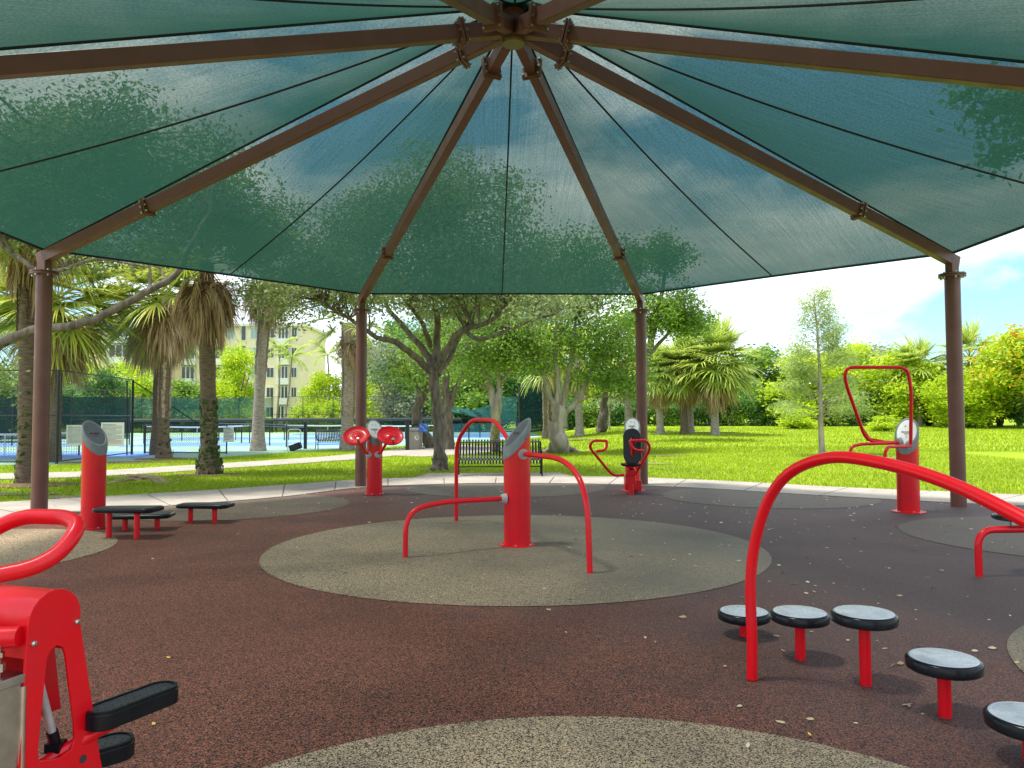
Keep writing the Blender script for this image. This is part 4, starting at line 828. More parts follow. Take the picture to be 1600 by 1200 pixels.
fence('dark_screened_fence', 'tall fence with dark windscreen at the far left of the courts', [(-46, 40), (-21.7, 43.5)], 3.1, 3.2, (1.0,), None, screen=(.35, 2.75), smat='screen_dark')
fence('screened_court_fence', 'far court fence with torn teal windscreen hanging in front of the pale building', [(-41, 78), (-24.5, 78)], 3.66, 3.3, (1.0,), (.1, 3.6), .16, screen=(1.6, 3.55), wire=.012)
fence('court_back_fence', 'far black court fence without windscreen, right of the teal screens', [(-24.4, 78.1), (-6, 78.4)], 3.66, 3.0, (1.0, .5), (.1, 3.6), .16, wire=.012)
fence('low_court_netting', 'low dark netting along the back of the courts', [(-40, 76.5), (-3.0, 77)], 1.42, 4.0, (1.0,), None, screen=(.08, 1.38), smat='screen_dark', thick=.06)
fence('court_rail', 'long low black rail fence with padded top between the courts', [(-29, 50.5), (-15.2, 52.2), (-3.6, 54.4)], 1.36, 3.4, (1.0,), None, r=.03, thick=.085)
fence('low_rail', 'low black rail running back from the thick black post at the court entrance', [(-9.95, 36.9), (-14.6, 43.5), (-19.3, 50.5)], 1.16, 3.2, (1.0, .9), None, r=.035)
fence('front_rail', 'low black rail with chain-link mesh behind the reddish palm', [(-15.6, 32.6), (-11.9, 32.0)], 1.2, 3.6, (1.0, .05), (.05, 1.18), .07, r=.03, wire=.006)
fence('entrance_rail', 'low black rail behind the tree trunks right of the litter bin', [(-4.75, 36.6), (-2.2, 39.0), (.5, 43.0)], 1.15, 2.3, (1.0,), None, r=.035)
t = thing('bollard', (-9.93, 36.85, 0), 'thick black square post at the left end of the court rail', 'post', 'thick black posts at the court entrance'); m = MB(); m.box((-9.93, 36.85, .66), (.14, .14, 1.30)); m.box((-9.93, 36.85, 1.32), (.17, .17, .03)); m.build('shaft', M['fence'], t, bevel=.01)
t = thing('bollard', (-4.78, 35.0, 0), 'thick black square post standing immediately left of the litter bin', 'post', 'thick black posts at the court entrance'); m = MB(); m.box((-4.78, 35.0, .70), (.16, .16, 1.38)); m.box((-4.78, 35.0, 1.40), (.19, .19, .03)); m.build('shaft', M['fence'], t, bevel=.01)
fence('panel_fence', 'tall fence clad in dark green windscreen behind the pale trunk', [(.55, 55.0), (3.35, 55.2)], 3.75, 2.8, (1.0, .52), None, screen=(.1, 3.68), smat='screen_dark', r=.07)
fs = fence('sagging_screen_fence', 'fence with teal windscreen sagging from its top, right of the oak trunk', [(-5.0, 55.6), (.35, 55.1)], 1.9, 2.7, (1.0,), None, screen=(.06, 1.0), smat='screen')
V = []; uvs = []
for i in range(25):
    for j in range(9):
        u, v = i/24, j/8; top = 2.35+.55*u-.75*math.sin(PI*min(1, u*1.15))*(1-u)+.12*math.sin(u*9); bot = 1.55+.35*math.sin(u*5+1)*(1-u)-1.2*max(0, u-.45)
        V.append(Vector((-5.0+5.35*u, 55.5-.5*u-.12+.18*math.sin(u*14+v*3), bot+(top-bot)*v))-fs.location); uvs.append((u*2.5, v))
me = bpy.data.meshes.new('sagging_windscreen'); me.from_pydata(V, [], [(i*9+j, (i+1)*9+j, (i+1)*9+j+1, i*9+j+1) for i in range(24) for j in range(8)]); uvl = me.uv_layers.new(name='UVMap')
for lp in me.loops: uvl.data[lp.index].uv = uvs[lp.vertex_index]
me.polygons.foreach_set('use_smooth', [True]*len(me.polygons)); me.materials.append(M['screen']); link('sagging_windscreen', me, fs)
# ================================================================ BUILDING
B0 = Vector((-41, 118, 0)); t = thing('apartment_building', B0, 'cream apartment building with white bay windows beyond the courts', 'building')
ft = 3.08
m = MB(); m.box((-40.5, 126, 7.9), (20, 14, 15.8)); wl = m.build('wall', M['wall'], t, smooth=False)
m = MB(); m.box((-58.5, 124.0, 8.4), (16, 18, 16.8)); m.build('wall', M['wall'], t, smooth=False)
m = MB(); m.box((-40.5, 126, 16.0), (20.8, 14.8, .4)); m.box((-58.5, 124, 17.0), (16.8, 18.8, .4)); rf = m.build('roof', M['trim'], t, smooth=False)
def win(x, y, z, w, h, mat='glass', n=2):
    m = MB(); m.box((x, y-.03, z), (w+.24, .10, h+.24)); f_ = m.build('window', M['trim'], t, smooth=False)
    for i in range(n): m = MB(); m.box((x-w/2+w*(i+.5)/n, y-.10, z), (w/n-.10, .05, h-.06)); m.build('pane', M[mat], f_, smooth=False)
def bay(x, y, w, nf, lo=0):
    for k_ in range(lo, nf):
        z = .9+k_*ft
        m = MB(); m.box((x, y-.35, z+.1), (w+.3, .9, 1.0)); q = m.build('balcony', M['trim'], t, smooth=False)
        m = MB(); m.box((x, y-.28, z+1.5), (w, .5, 1.9)); f_ = m.build('window', M['trim'], t, smooth=False)
        for i in range(3): m = MB(); m.box((x-w/2+w*(i+.5)/3, y-.55, z+1.5), (w/3-.18, .06, 1.78)); m.build('pane', M['glass'], f_, smooth=False)
fy = 119.0
bay(-33.6, fy, 1.6, 5)
for k_ in range(5):
    z = 2.4+k_*ft
    win(-35.7, fy, z, 1.1, 1.5); win(-32.0, fy, z, .8, 1.5); win(-41.9, fy, z, 1.0, 1.7, 'glass_blue', 2); win(-38.3, fy, z, 1.0, 1.7, 'glass_blue', 2); win(-39.9, fy, z, .7, 2.2, 'glass', 1)
    win(-53.0, 115.0, z, 1.0, 1.7, 'glass_blue', 2); win(-62.5, 115, z, 1.2, 1.6)
bay(-44.6, fy, 3.0, 5); bay(-48.3, fy, 2.0, 5); bay(-57, 115.0, 3.0, 5)
t.location.x -= 1.9
# ================================================================ PALMS
def fan_frond(pitch, L_=1.55, pet=1.05, nseg=26, dead=False, seed=0, W_=.045):
    """costapalmate leaf: arched petiole, then narrow drooping segments; built pointing along +X at the given pitch"""
    r = random.Random(seed); V = []; F = []
    d = Vector((math.cos(pitch), 0, math.sin(pitch))); P_ = [Vector((0, 0, 0))]; dd = d.copy()
    for i in range(5): P_.append(P_[-1]+dd*pet/5); dd = (dd+Vector((0, 0, -.10 if not dead else -.25))).normalized()
    m = MB(); m.tube(P_, .022, 4, True, .012); V += m.v; F += m.f
    h = P_[-1]; side = Vector((0, 1, 0)); up = side.cross(dd)*-1
    for i in range(nseg):
        a = math.radians(-118+236*i/(nseg-1)+r.uniform(-3, 3)); ll = L_*(.62+.38*math.cos(a*.75))*r.uniform(.88, 1.08)
        e = (dd*math.cos(a)+side*math.sin(a)*.95+up*.22*abs(math.sin(a))).normalized(); q = h.copy(); w = e.cross(Vector((0, 0, 1))); w = (w.normalized() if w.length > .1 else side)
        w = (w+up*r.uniform(-.5, .5)).normalized()
        k = 4; pts = [q.copy()]; g = (.07 if W_ < .08 else .13) if not dead else .5
        for j in range(k): q = q+e*ll/k; pts.append(q.copy()); e = (e+Vector((r.uniform(-.06, .06), r.uniform(-.06, .06), -g*(.5+j*1.1)))).normalized()
        ws = [.75, 1.15, .9, .5, .05]; o = len(V)
        for p, s_ in zip(pts, ws): V += [tuple(p-w*W_*s_*.5), tuple(p+w*W_*s_*.5)]
        F += [(o+2*j, o+2*j+1, o+2*j+3, o+2*j+2) for j in range(k)]
    return V, F
def frond_mesh(name, mat, **kw):
    V, F = fan_frond(**kw); me = bpy.data.meshes.new(name); me.from_pydata(V, [], F); me.materials.append(mat); return me
GREEN = {}; DEAD = {}
for key, mat in (('near', M['frond']), ('far', M['frond_far'])):
    GREEN[key] = [frond_mesh('frond', mat, pitch=math.radians(p), seed=i, W_=.052 if key == 'near' else .085, nseg=36 if key == 'near' else 26, L_=1.45) for i, p in enumerate((80, 62, 45, 30, 14, -2, -20, -38))]
DEAD['near'] = [frond_mesh('dead_frond', M['frond_dead'], pitch=math.radians(p), seed=20+i, dead=True, L_=1.3, pet=.75, W_=.055, nseg=30) for i, p in enumerate((-30, -48, -62, -72))]
DEAD['far'] = [frond_mesh('dead_frond', M['frond_dead'], pitch=math.radians(p), seed=30+i, dead=True, L_=1.25, pet=.7, W_=.10, nseg=24) for i, p in enumerate((-30, -48, -62, -72))]
def palm(x, y, zc, label, r=.2, mat='palm_bark', lod='near', ng=22, nd=14, scale=1.0, boots=None, moss=0, lean=(0, 0), flare=1.35, seed=0, group=None, gmin=0, gmax=8):
    z0 = rise(x, y); t = thing('sabal_palm', (x, y, z0), label, 'palm tree', group); R_ = random.Random(seed*7+3)
    K = 14; pts = []; rs = []
    for i in range(K+1):
        u = i/K; pts.append(Vector((x+lean[0]*u*u+.03*math.sin(u*5+seed), y+lean[1]*u, z0+(zc-z0)*u))); rs.append(r*(1+(flare-1)*max(0, 1-u*6)**1.5)*(1+.05*math.sin(u*23+seed))*(1-.12*u))
    m = MB(); m.tube(pts, rs, 16); tk = m.build('trunk', M[mat], t)
    top = pts[-1]
    if boots:
        b0, b1, bm_ = boots; m = MB(); nb = int((b1-b0)*(zc-z0)/.115); 
        for i in range(nb):
            u = b0+(b1-b0)*i/nb; c = pts[0].lerp(pts[-1], u); c = pts[min(K, int(u*K))].lerp(pts[min(K, int(u*K)+1)], u*K-int(u*K))
            for j in range(5):
                a = (i*.5+j)*2*PI/5+(i % 2)*.6+R_.uniform(-.1, .1); o_ = Vector((math.cos(a), math.sin(a), 0)); sd2 = Vector((-o_.y, o_.x, 0)); rr_ = r*.98
                q = c+o_*rr_; q2 = q+o_*.05+sd2*R_.uniform(-.05, .05)+Vector((0, 0, .20+R_.uniform(0, .08))); m.add([q-sd2*.055, q+sd2*.055, q2+sd2*.028, q2-sd2*.028, q-o_*.02+Vector((0, 0, .12))], [(0, 1, 2, 3), (0, 3, 4), (1, 4, 2)])
        bo = m.build('leaf_bases', M[bm_], tk, smooth=False); bo['kind'] = 'stuff'
    if moss:
        m = MB()
        for i in range(moss):
            u = R_.uniform(0, .42)**1.2; a = R_.uniform(0, 2*PI); c = pts[0].lerp(pts[-1], u); rr_ = rs[min(K, int(u*K))]*1.0; o_ = Vector((math.cos(a), math.sin(a), 0)); sd2 = Vector((-o_.y, o_.x, 0)); s_ = R_.uniform(.02, .075)
            q = c+o_*rr_; m.add([q-sd2*s_-Vector((0, 0, s_)), q+sd2*s_-Vector((0, 0, s_*.6)), q+o_*s_*.5+Vector((0, 0, s_*.3)), q-sd2*s_*.6+Vector((0, 0, s_))], [(0, 1, 2), (0, 2, 3), (1, 3, 2)])
        mo = m.build('moss', M['moss'], tk, smooth=False); mo['kind'] = 'stuff'
    for i in range(ng):
        k_ = gmin+int(i*(gmax-gmin)/ng); f_ = link('frond', GREEN[lod][min(7, k_)], t); f_.location = Vector((top.x-x, top.y-y, top.z-z0+.25-.35*i/ng)); f_.rotation_euler = (R_.uniform(-.15, .15), R_.uniform(-.12, .12), i*2.399+R_.uniform(-.3, .3)); s_ = scale*R_.uniform(.88, 1.1); f_.scale = (s_, s_, s_)
    for i in range(nd):
        f_ = link('dead_frond', DEAD[lod][i*4//nd], t); f_.location = Vector((top.x-x, top.y-y, top.z-z0-.15-.45*i/nd)); f_.rotation_euler = (R_.uniform(-.2, .2), R_.uniform(-.15, .15), i*2.399+R_.uniform(-.4, .4)); s_ = scale*R_.uniform(.8, 1.1); f_.scale = (s_, s_, s_)
    return t
def pz(px, py, Y): return at(px, py, Y).z
g = gr(40, 755); palm(g.x, g.y, 6.4, 'near left palm with a thick scarred trunk, just left of the left brown post', .22, 'palm_bark', 'near', 26, 10, 1.0, boots=(.52, .95, 'palm_bark'), moss=90, seed=1, flare=1.1)
g = gr(326, 741); palm(g.x, g.y, pz(318, 410, g.y), 'palm with black and green moss on its lower trunk, nearest palm beyond the path', .215, 'palm_bark', 'near', 26, 52, .95, moss=420, lean=(-.15, 0), seed=2, flare=1.5, gmax=5)
g = gr(256, 716); palm(g.x, g.y, pz(258, 462, g.y), 'reddish palm with criss-cross leaf bases and pinkish dead fronds', .20, 'palm_bark', 'near', 22, 44, 1.15, boots=(.25, .98, 'boot'), moss=40, lean=(.1, 0), seed=3, flare=1.6, gmin=1, gmax=7)
g = gr(404, 705); palm(g.x, g.y, pz(414, 422, g.y), 'pale palm with woven leaf bases and long brown skirt before the cream building', .25, 'palm_grey', 'near', 22, 44, 1.2, boots=(.42, .98, 'boot'), lean=(.35, 0), seed=4, flare=1.6, gmax=4)
g = gr(543, 703); palm(g.x, g.y, pz(547, 505, g.y), 'pale rough palm standing immediately left of the middle brown post', .30, 'palm_grey', 'near', 14, 8, 1.0, boots=(.25, .98, 'boot'), seed=5, flare=1.3)
palm(-16.4, 27.5, pz(110, 478, 27.5), 'wide yellow-green palm behind the left brown post', .2, 'palm_bark', 'near', 54, 34, 1.35, seed=6, gmin=1)
palm(-21.0, 29.0, pz(-40, 470, 29.0), 'yellow-green palm cut off by the left edge of the picture', .2, 'palm_bark', 'near', 50, 26, 1.35, seed=16)
palm(-14.6, 31.5, pz(195, 476, 31.5), 'yellow-green palm between the left brown post and the reddish palm', .2, 'palm_bark', 'near', 50, 34, 1.35, seed=18, gmin=1)
g = gr(848, 682); palm(g.x, 52, pz(848, 560, 52), 'palm with dark criss-cross trunk between two pale trunks, by the dark green fence', .27, 'palm_bark', 'far', 18, 10, 1.2, boots=(0, .98, 'boot'), seed=7)
g = gr(905, 682); palm(g.x, g.y, pz(905, 560, g.y), 'palm with smooth pinkish trunk right of the big pale-trunked tree', .27, 'palm_grey', 'far', 16, 8, 1.2, seed=8)
g = gr(983, 676); palm(g.x, g.y, pz(985, 545, g.y), 'palm mostly hidden behind the middle right brown post', .27, 'palm_grey', 'far', 16, 12, 1.2, seed=9)
PG = 'palms at the far edge of the lawn'
for i, (px, py, cy_, lab, sc_) in enumerate(((1031, 679, 588, 'slim pale palm, first right of the middle right brown post', 1.0), (1069, 679, 582, 'brown palm trunk standing close in front of its grey twin', 1.15), (1079, 677, 578, 'grey palm trunk close behind its brown twin', 1.05), (1118, 680, 574, 'full round palm with greyish trunk, rightmost of the palm group against the sky', 1.45))):
    g = gr(px, py); palm(g.x, g.y, pz(px, cy_, g.y), lab, .24, 'palm_grey' if i != 1 else 'palm_bark', 'far', 64, 22, sc_*.92, gmax=7, seed=20+i, group=PG, boots=(.6, .98, 'boot') if i == 3 else None)
g = gr(1543, 668); palm(g.x, g.y+2, pz(1543, 560, g.y), 'shaggy green palm behind the right brown post, above the shrubs', .25, 'palm_grey', 'far', 30, 8, 1.5, seed=31, group=PG)
g = gr(1468, 668); palm(g.x, g.y+3, pz(1468, 575, g.y), 'palm crown half buried in the trees just left of the right brown post', .25, 'palm_grey', 'far', 26, 6, 1.3, seed=32, group=PG)
# feather palms by the building
def feather(pitch, L_=3.0, seed=0):
    r = random.Random(seed); d = Vector((math.cos(pitch), 0, math.sin(pitch))); P_ = [Vector((0, 0, 0))]
    for i in range(14): P_.append(P_[-1]+d*L_/14); d = (d+Vector((0, 0, -.13))).normalized()
    m = MB(); m.tube(P_, .03, 4, True, .01)
    for i in range(2, 14):
        for j in range(3):
            p = P_[i].lerp(P_[min(14, i+1)], j/3)
            for s_ in (-1, 1):
                l = .7*math.sin(PI*(i+.5)/15.5)+.12; e = Vector((.35, s_, -.45+r.uniform(-.2, .2))).normalized(); q = p+e*l; m.add([p-Vector((.03, 0, 0)), p+Vector((.05, 0, 0)), q], [(0, 1, 2)])
    me = bpy.data.meshes.new('frond'); me.from_pydata(m.v, [], m.f); me.materials.append(M['frond_far']); return me
FEA = [feather(math.radians(p), seed=i) for i, p in enumerate((70, 50, 30, 10))]
for i, (px, cy_, Y, lab) in enumerate(((437, 548, 95, 'tallest slim feather palm before the cream building'), (456, 560, 92, 'leaning feather palm before the bay windows'), (512, 556, 90, 'feather palm against the sky right of the cream building'))):
    p = at(px, cy_, Y); q = at(px-(6 if i == 0 else 14 if i == 1 else -2), 640, Y); t = thing('feather_palm', (q.x, Y, 0), lab, 'palm tree', 'feather palms by the building')
    m = MB(); m.tube(spline([(q.x, Y, 0), (q.x*.5+p.x*.5+.15, Y, p.z*.5), tuple(p)], 6), .14, 8, True, .09); m.build('trunk', M['palm_grey'], t)
    for k_ in range(14):
        f_ = link('frond', FEA[k_ % 4], t); f_.location = p-t.location; f_.rotation_euler = (0, 0, k_*2.4)
# ================================================================ BROADLEAF TREES
def clumps(blobs, per):
    C = []
    for c, rad, n in blobs:
        a = rng.normal(size=(n, 3)); a /= np.linalg.norm(a, axis=1)[:, None]; a *= (rng.uniform(0, 1, n)**.42)[:, None]
        C.append(np.array(c)+a*np.array(rad))
    return np.concatenate(C)
def tree(name, label, base, limbs, blobs, leaf='oak_leaf', bark='bark', ls=(.12, .055), per=90, cr=.38, cat='tree', group=None, twigs=True, squash=.62, extra=None):
    t = thing(name, base, label, cat, group); m = MB(); nodes = []
    for pts, r0, r1 in limbs:
        sp = spline(pts, 5); k = len(sp); rs = [r0+(r1-r0)*i/(k-1) for i in range(k)]
        for i in range(1, k-1): sp[i] = sp[i]+Vector((rnd.uniform(-1, 1), rnd.uniform(-1, 1), rnd.uniform(-1, 1)))*rs[i]*.28
        m.tube(sp, rs, 10); nodes += [(p, r) for p, r in zip(sp, rs) if p.z > base[2]+1.2]
    tr = m.build('trunk', M[bark], t, ang=60)
    CC = clumps(blobs, per)
    if twigs and nodes:
        NP = np.array([tuple(p) for p, r in nodes]); m = MB()
        for c in CC:
            d = ((NP-c)**2).sum(1); i = int(np.argmin(d+(NP[:, 2] > c[2]+.3)*6)); a = nodes[i][0]; b = Vector(c); mid = (a+b)/2+Vector((rnd.uniform(-.2, .2), rnd.uniform(-.2, .2), rnd.uniform(0, .25)))
            r = min(nodes[i][1]*.6, .03+.008*(b-a).length); m.tube([a, mid, b], [r, r*.6, .008], 4, False)
        tw = m.build('twigs', M[bark], t); tw['kind'] = 'stuff'
    n = len(CC)*per; idx = np.repeat(np.arange(len(CC)), per); off = rng.normal(size=(n, 3))*cr*np.array([1, 1, squash]); P_ = CC[idx]+off-np.array(base)
    cw = link('crown', leaf_mesh('crown', P_, ls[0], ls[1], M[leaf], flat=.3), t); cw['kind'] = 'stuff'
    if extra:
        mat, frac, s_, nm = extra; sel = rng.choice(n, int(n*frac), replace=False); fl = link(nm, leaf_mesh(nm, P_[sel]+np.array([0, 0, .1]), s_, s_*.7, M[mat]), t); fl['kind'] = 'stuff'
    return t
# oak 1, right of the two wheels
Y = 21.6; g = gr(688, 736)
def a_(px, py, dy=0.0): return at(px, py, Y+dy)
b0 = Vector((g.x, g.y, 0))
limbs = [([b0-Vector((0, 0, .1)), b0+Vector((-.02, 0, .30)), a_(684, 660), a_(680, 600), a_(678, 572)], .175, .14),
         ([b0+Vector((0, 0, -.1)), b0+Vector((0, 0, .12)), b0+Vector((-.02, 0, .5))], .28, .175),
         ([a_(678, 582), a_(650, 558, -.3), a_(618, 535, -.8), a_(588, 527, -1.2), a_(556, 505, -1.8), a_(500, 470, -2.4)], .115, .035),
         ([a_(676, 575), a_(660, 545, .3), a_(630, 510, .8), a_(606, 480, 1.2), a_(590, 430, 1.8), a_(560, 380, 2)], .11, .03),
         ([a_(679, 580), a_(683, 520, .2), a_(681, 470), a_(686, 400, .4), a_(680, 320, .5)], .12, .04),
         ([a_(672, 540, .2), a_(660, 505, -.5), a_(640, 478, -1), a_(625, 455, -1.4)], .08, .03),
         ([a_(681, 578), a_(700, 545, -.4), a_(722, 516, -.8), a_(750, 508, -1.1), a_(775, 495, -1.3), a_(800, 465, -1.6)], .115, .04),
         ([a_(684, 585), a_(702, 562, .5), a_(716, 528, .9), a_(735, 500, 1.3), a_(770, 440, 1.8)], .10, .03),
         ([a_(728, 516, -.8), a_(745, 530, -1), a_(765, 527, -1.2), a_(800, 514, -1.5), a_(835, 500, -1.8), a_(870, 490, -2)], .07, .02)]
tree('oak_tree', 'spreading oak with mottled trunk and wide low limbs, between the wheel station and the bench', tuple(b0), limbs,
     [(a_(520, 430, -2), (1.8, 1.7, .9), 60), (a_(590, 370, 1), (2.4, 2, 1.4), 90), (a_(640, 455, -1.5), (1.6, 1.4, .45), 26), (a_(690, 330, 0), (2.9, 2.4, 1.6), 130), (a_(760, 420, -1.2), (1.9, 1.6, 1.0), 80), (a_(800, 470, 1.2), (1.5, 1.5, .5), 22), (a_(850, 470, -2), (1.2, 1.2, .5), 20), (a_(440, 470, -1), (1.3, 1.5, .6), 24), (a_(730, 480, .8), (1.3, 1.2, .35), 14)], per=115, cr=.34, ls=(.115, .055))
# far-left oak whose limb sweeps across the left post
Y = 14.6; bL = Vector((-11.6, 14.8, 0))
limbs = [([bL, bL+Vector((.1, 0, 1.2)), a_(-60, 600), a_(-20, 565), a_(0, 538), a_(60, 513), a_(120, 508), a_(175, 486), a_(235, 452), a_(275, 428), a_(300, 380), a_(330, 330, .5)], .125, .045),
         ([bL+Vector((0, 0, .6)), bL+Vector((-.3, .2, 3)), a_(-60, 380, .5), a_(20, 365, .8), a_(60, 300, 1), a_(130, 220, 1.2)], .26, .06),
         ([bL, bL+Vector((-.8, 0, 2.5)), bL+Vector((-1.4, .4, 5)), bL+Vector((-1.2, .5, 8))], .28, .07),
         ([a_(0, 380, .6), a_(70, 425, .2), a_(150, 405, -.3), a_(230, 418, -.4)], .06, .015)]
tree('oak_tree', 'oak at the far left whose long bent limb crosses behind the left brown post', tuple(bL), limbs,
     [(a_(200, 250, 2), (2.6, 2, 1.5), 120), (a_(60, 270, 1), (2.2, 2, 1.4), 90), (a_(330, 330, 2.5), (1.9, 2, 1.0), 70), (a_(-80, 220, 0), (2.4, 2.4, 1.8), 40), (a_(180, 395, .5), (1.3, 1.0, .22), 14), (a_(20, 330, .8), (1.0, 1, .4), 14), (a_(400, 380, 3), (1.4, 1.4, .5), 24), (a_(-20, 590, 0), (.5, .6, .5), 5)], per=100, cr=.33, ls=(.11, .052))
# second oak filling the upper left, behind
Y = 27.5
bb = Vector((-3.9, 37.5, 0)); Y = 37
limbs = [([bb, at(650, 660, 37.2), at(662, 615, 37), at(680, 575, 37), at(690, 520, 37)], .30, .12), ([at(660, 620, 37), at(640, 585, 37), at(610, 560, 37)], .12, .05)]
tree('oak_tree', 'dark leaning tree trunk behind the blue sign and litter bin', tuple(bb), limbs, [(at(690, 545, 37), (3, 2.4, 1.4), 40), (at(640, 590, 37), (1.6, 1.5, .8), 16)], 'green_leaf', per=80, cr=.42, ls=(.19, .09))
bb = Vector((-3.0, 36.0, 0)); limbs = [([bb, at(700, 650, 36), at(697, 600, 36), at(705, 540, 36)], .27, .13), ([at(700, 640, 36), at(715, 600, 36), at(740, 560, 36)], .16, .06)]
tree('oak_tree', 'trunk half hidden right behind the spreading oak, on a mulch patch', tuple(bb), limbs, [(at(740, 520, 36), (3, 2.4, 1.5), 44), (at(690, 470, 36), (3, 2.4, 1.2), 34)], 'oak_leaf', per=80, cr=.42, ls=(.17, .08))
# twin-stemmed tree (775) and big pale tree (872)
Y = 30.5; b0 = gr(773, 705)
limbs = [([b0, a_(774, 660), a_(770, 620), a_(760, 590), a_(745, 560)], .23, .07), ([b0+Vector((.05, .1, 0)), a_(776, 650), a_(781, 610), a_(778, 580), a_(785, 520)], .2, .07), ([a_(780, 600), a_(800, 575), a_(820, 550)], .08, .03), ([a_(768, 612), a_(745, 598), a_(725, 590)], .07, .02)]
tree('park_tree', 'slender pale tree with crossing twin stems behind the bench', tuple(b0), limbs, [(a_(770, 530), (2.6, 2, 1.2), 50), (a_(735, 575), (1.3, 1.2, .6), 18), (a_(815, 570), (1.2, 1.2, .6), 18), (a_(780, 470), (2.4, 2, 1), 26)], 'green_leaf', 'bark_pale', per=95, cr=.34, ls=(.14, .065))
Y = 31.0; b0 = gr(874, 707)
limbs = [([b0, a_(873, 690), a_(872, 660), a_(873, 635)], .39, .30), ([a_(872, 645), a_(858, 620), a_(850, 590), a_(838, 560), a_(825, 520)], .16, .05), ([a_(872, 650), a_(872, 600), a_(868, 560), a_(870, 500)], .18, .06), ([a_(876, 648), a_(884, 605), a_(893, 560), a_(900, 500)], .16, .05), ([a_(882, 645), a_(903, 625), a_(915, 600), a_(925, 575), a_(950, 545)], .13, .05), ([a_(897, 632), a_(920, 620), a_(960, 622), a_(990, 640)], .05, .015)]
for i in range(7):
    a = i*.9+.2; e = b0+Vector((math.cos(a)*rnd.uniform(.9, 1.7), math.sin(a)*1.1, -.05)); limbs.append(([b0+Vector((0, 0, .45)), b0.lerp(e, .3)+Vector((0, 0, .22)), b0.lerp(e, .6)+Vector((0, 0, .07)), e], .15, .04))
tree('park_tree', 'big pale-trunked tree with several upright limbs and spreading white roots', tuple(b0), limbs, [(a_(880, 510), (2.9, 2.6, 1.5), 70), (a_(830, 545), (1.4, 1.4, .8), 22), (a_(950, 540), (1.8, 1.8, 1.0), 36), (a_(900, 420), (3.2, 2.6, 1.6), 100), (a_(985, 600), (.9, 1.2, .6), 14), (a_(935, 590), (1.0, 1.2, .5), 12)], 'green_leaf', 'bark_pale', per=100, cr=.36, ls=(.15, .07))
Y = 34; b0 = Vector((8.2, 36, rise(8.2, 36)))
b0 = gr(1003, 690)
limbs = [([b0, at(1004, 600, b0.y), at(1015, 540, b0.y), at(1030, 480, b0.y), at(1040, 420, b0.y)], .3, .08), ([at(1010, 560, b0.y), at(1045, 520, b0.y), at(1075, 490, b0.y)], .12, .04)]
Y = b0.y
tree('park_tree', 'bright green tree whose crown shows right of the middle right brown post, above the palms', tuple(b0), limbs, [(a_(1045, 480), (2.0, 2.2, 1.3), 60), (a_(1075, 505), (1.3, 1.5, .9), 34), (a_(1030, 400), (2.0, 2.2, 1.1), 40), (a_(990, 500), (1.5, 1.5, 1.2), 22)], 'green_leaf', per=90, cr=.36, ls=(.18, .085))
# saplings and small ones
Y = 50; b0 = gr(952, 672); Y = b0.y
tree('sapling', 'small pale sapling left of the seated press, before the hedge', tuple(b0), [([b0, a_(952, 650), a_(951, 625)], .07, .03)], [(a_(951, 628), (1.2, 1.0, .7), 14)], 'oak_leaf', 'bark_pale', per=40, cr=.3, ls=(.16, .07))
b0 = gr(941, 676); Y = b0.y
tree('park_tree', 'dark short-trunked tree just left of the seated press', tuple(b0), [([b0, a_(942, 650), a_(946, 615), a_(950, 570)], .42, .15)], [(a_(950, 575), (2.6, 2, 1.4), 30)], 'green_leaf', per=60, cr=.5, ls=(.26, .12))
# cypress
b0 = gr(1284, 712); Y = b0.y
limbs = [([b0, a_(1282, 640), a_(1280, 560), a_(1272, 462)], .12, .015)]
bl = []
for i in range(46):
    u = (i/45)**1.15; py = 650-185*u; half = (56*(1-u)**.8+13); s_ = rnd.choice((-1, 1)); e = a_(1281-6*u+s_*half*rnd.uniform(.6, 1.0), py-8-14*u, rnd.uniform(-1, 1)*half/60); st = a_(1281-6*u, py+6)
    limbs.append(([st, st.lerp(e, .5)+Vector((0, 0, .05)), e], .018*(1-u)+.007, .004))
    for f_ in (.45, .7, .95): q = st.lerp(e, f_); bl.append((tuple(q), (.30*(1-u)+.12, .35, .14), int((1 if f_ < .6 and u < .3 else 4)*(2.4-1.6*u))))
tree('cypress_tree', 'thin feathery young cypress with pale bare stem, alone on the lawn against the sky', tuple(b0), limbs, bl, 'cypress_leaf', 'bark_pale', per=22, cr=.17, ls=(.13, .026), twigs=False)
# right-hand near tree whose leaves hang into the top right, seen through the mesh
bR = Vector((14.8, 14.5, 0)); Y = 13.5
limbs = [([bR, bR+Vector((-.1, 0, 3)), bR+Vector((-.8, 0, 6)), a_(1720, 180)], .3, .08), ([bR+Vector((-.6, 0, 5)), a_(1760, 240), a_(1660, 180), a_(1590, 165), a_(1530, 160)], .1, .02)]
tree('park_tree', 'tree off to the right whose dark leafy twigs show through the mesh at top right', tuple(bR), limbs, [(a_(1580, 170), (.45, .8, .42), 12), (a_(1560, 235), (.25, .5, .14), 4), (a_(1520, 150), (.2, .4, .12), 3), (a_(1720, 150), (1.2, 1.6, 1.1), 40), (a_(1860, 100), (2, 2, 1.4), 40)], 'dark_leaf', per=60, cr=.20, ls=(.15, .075))
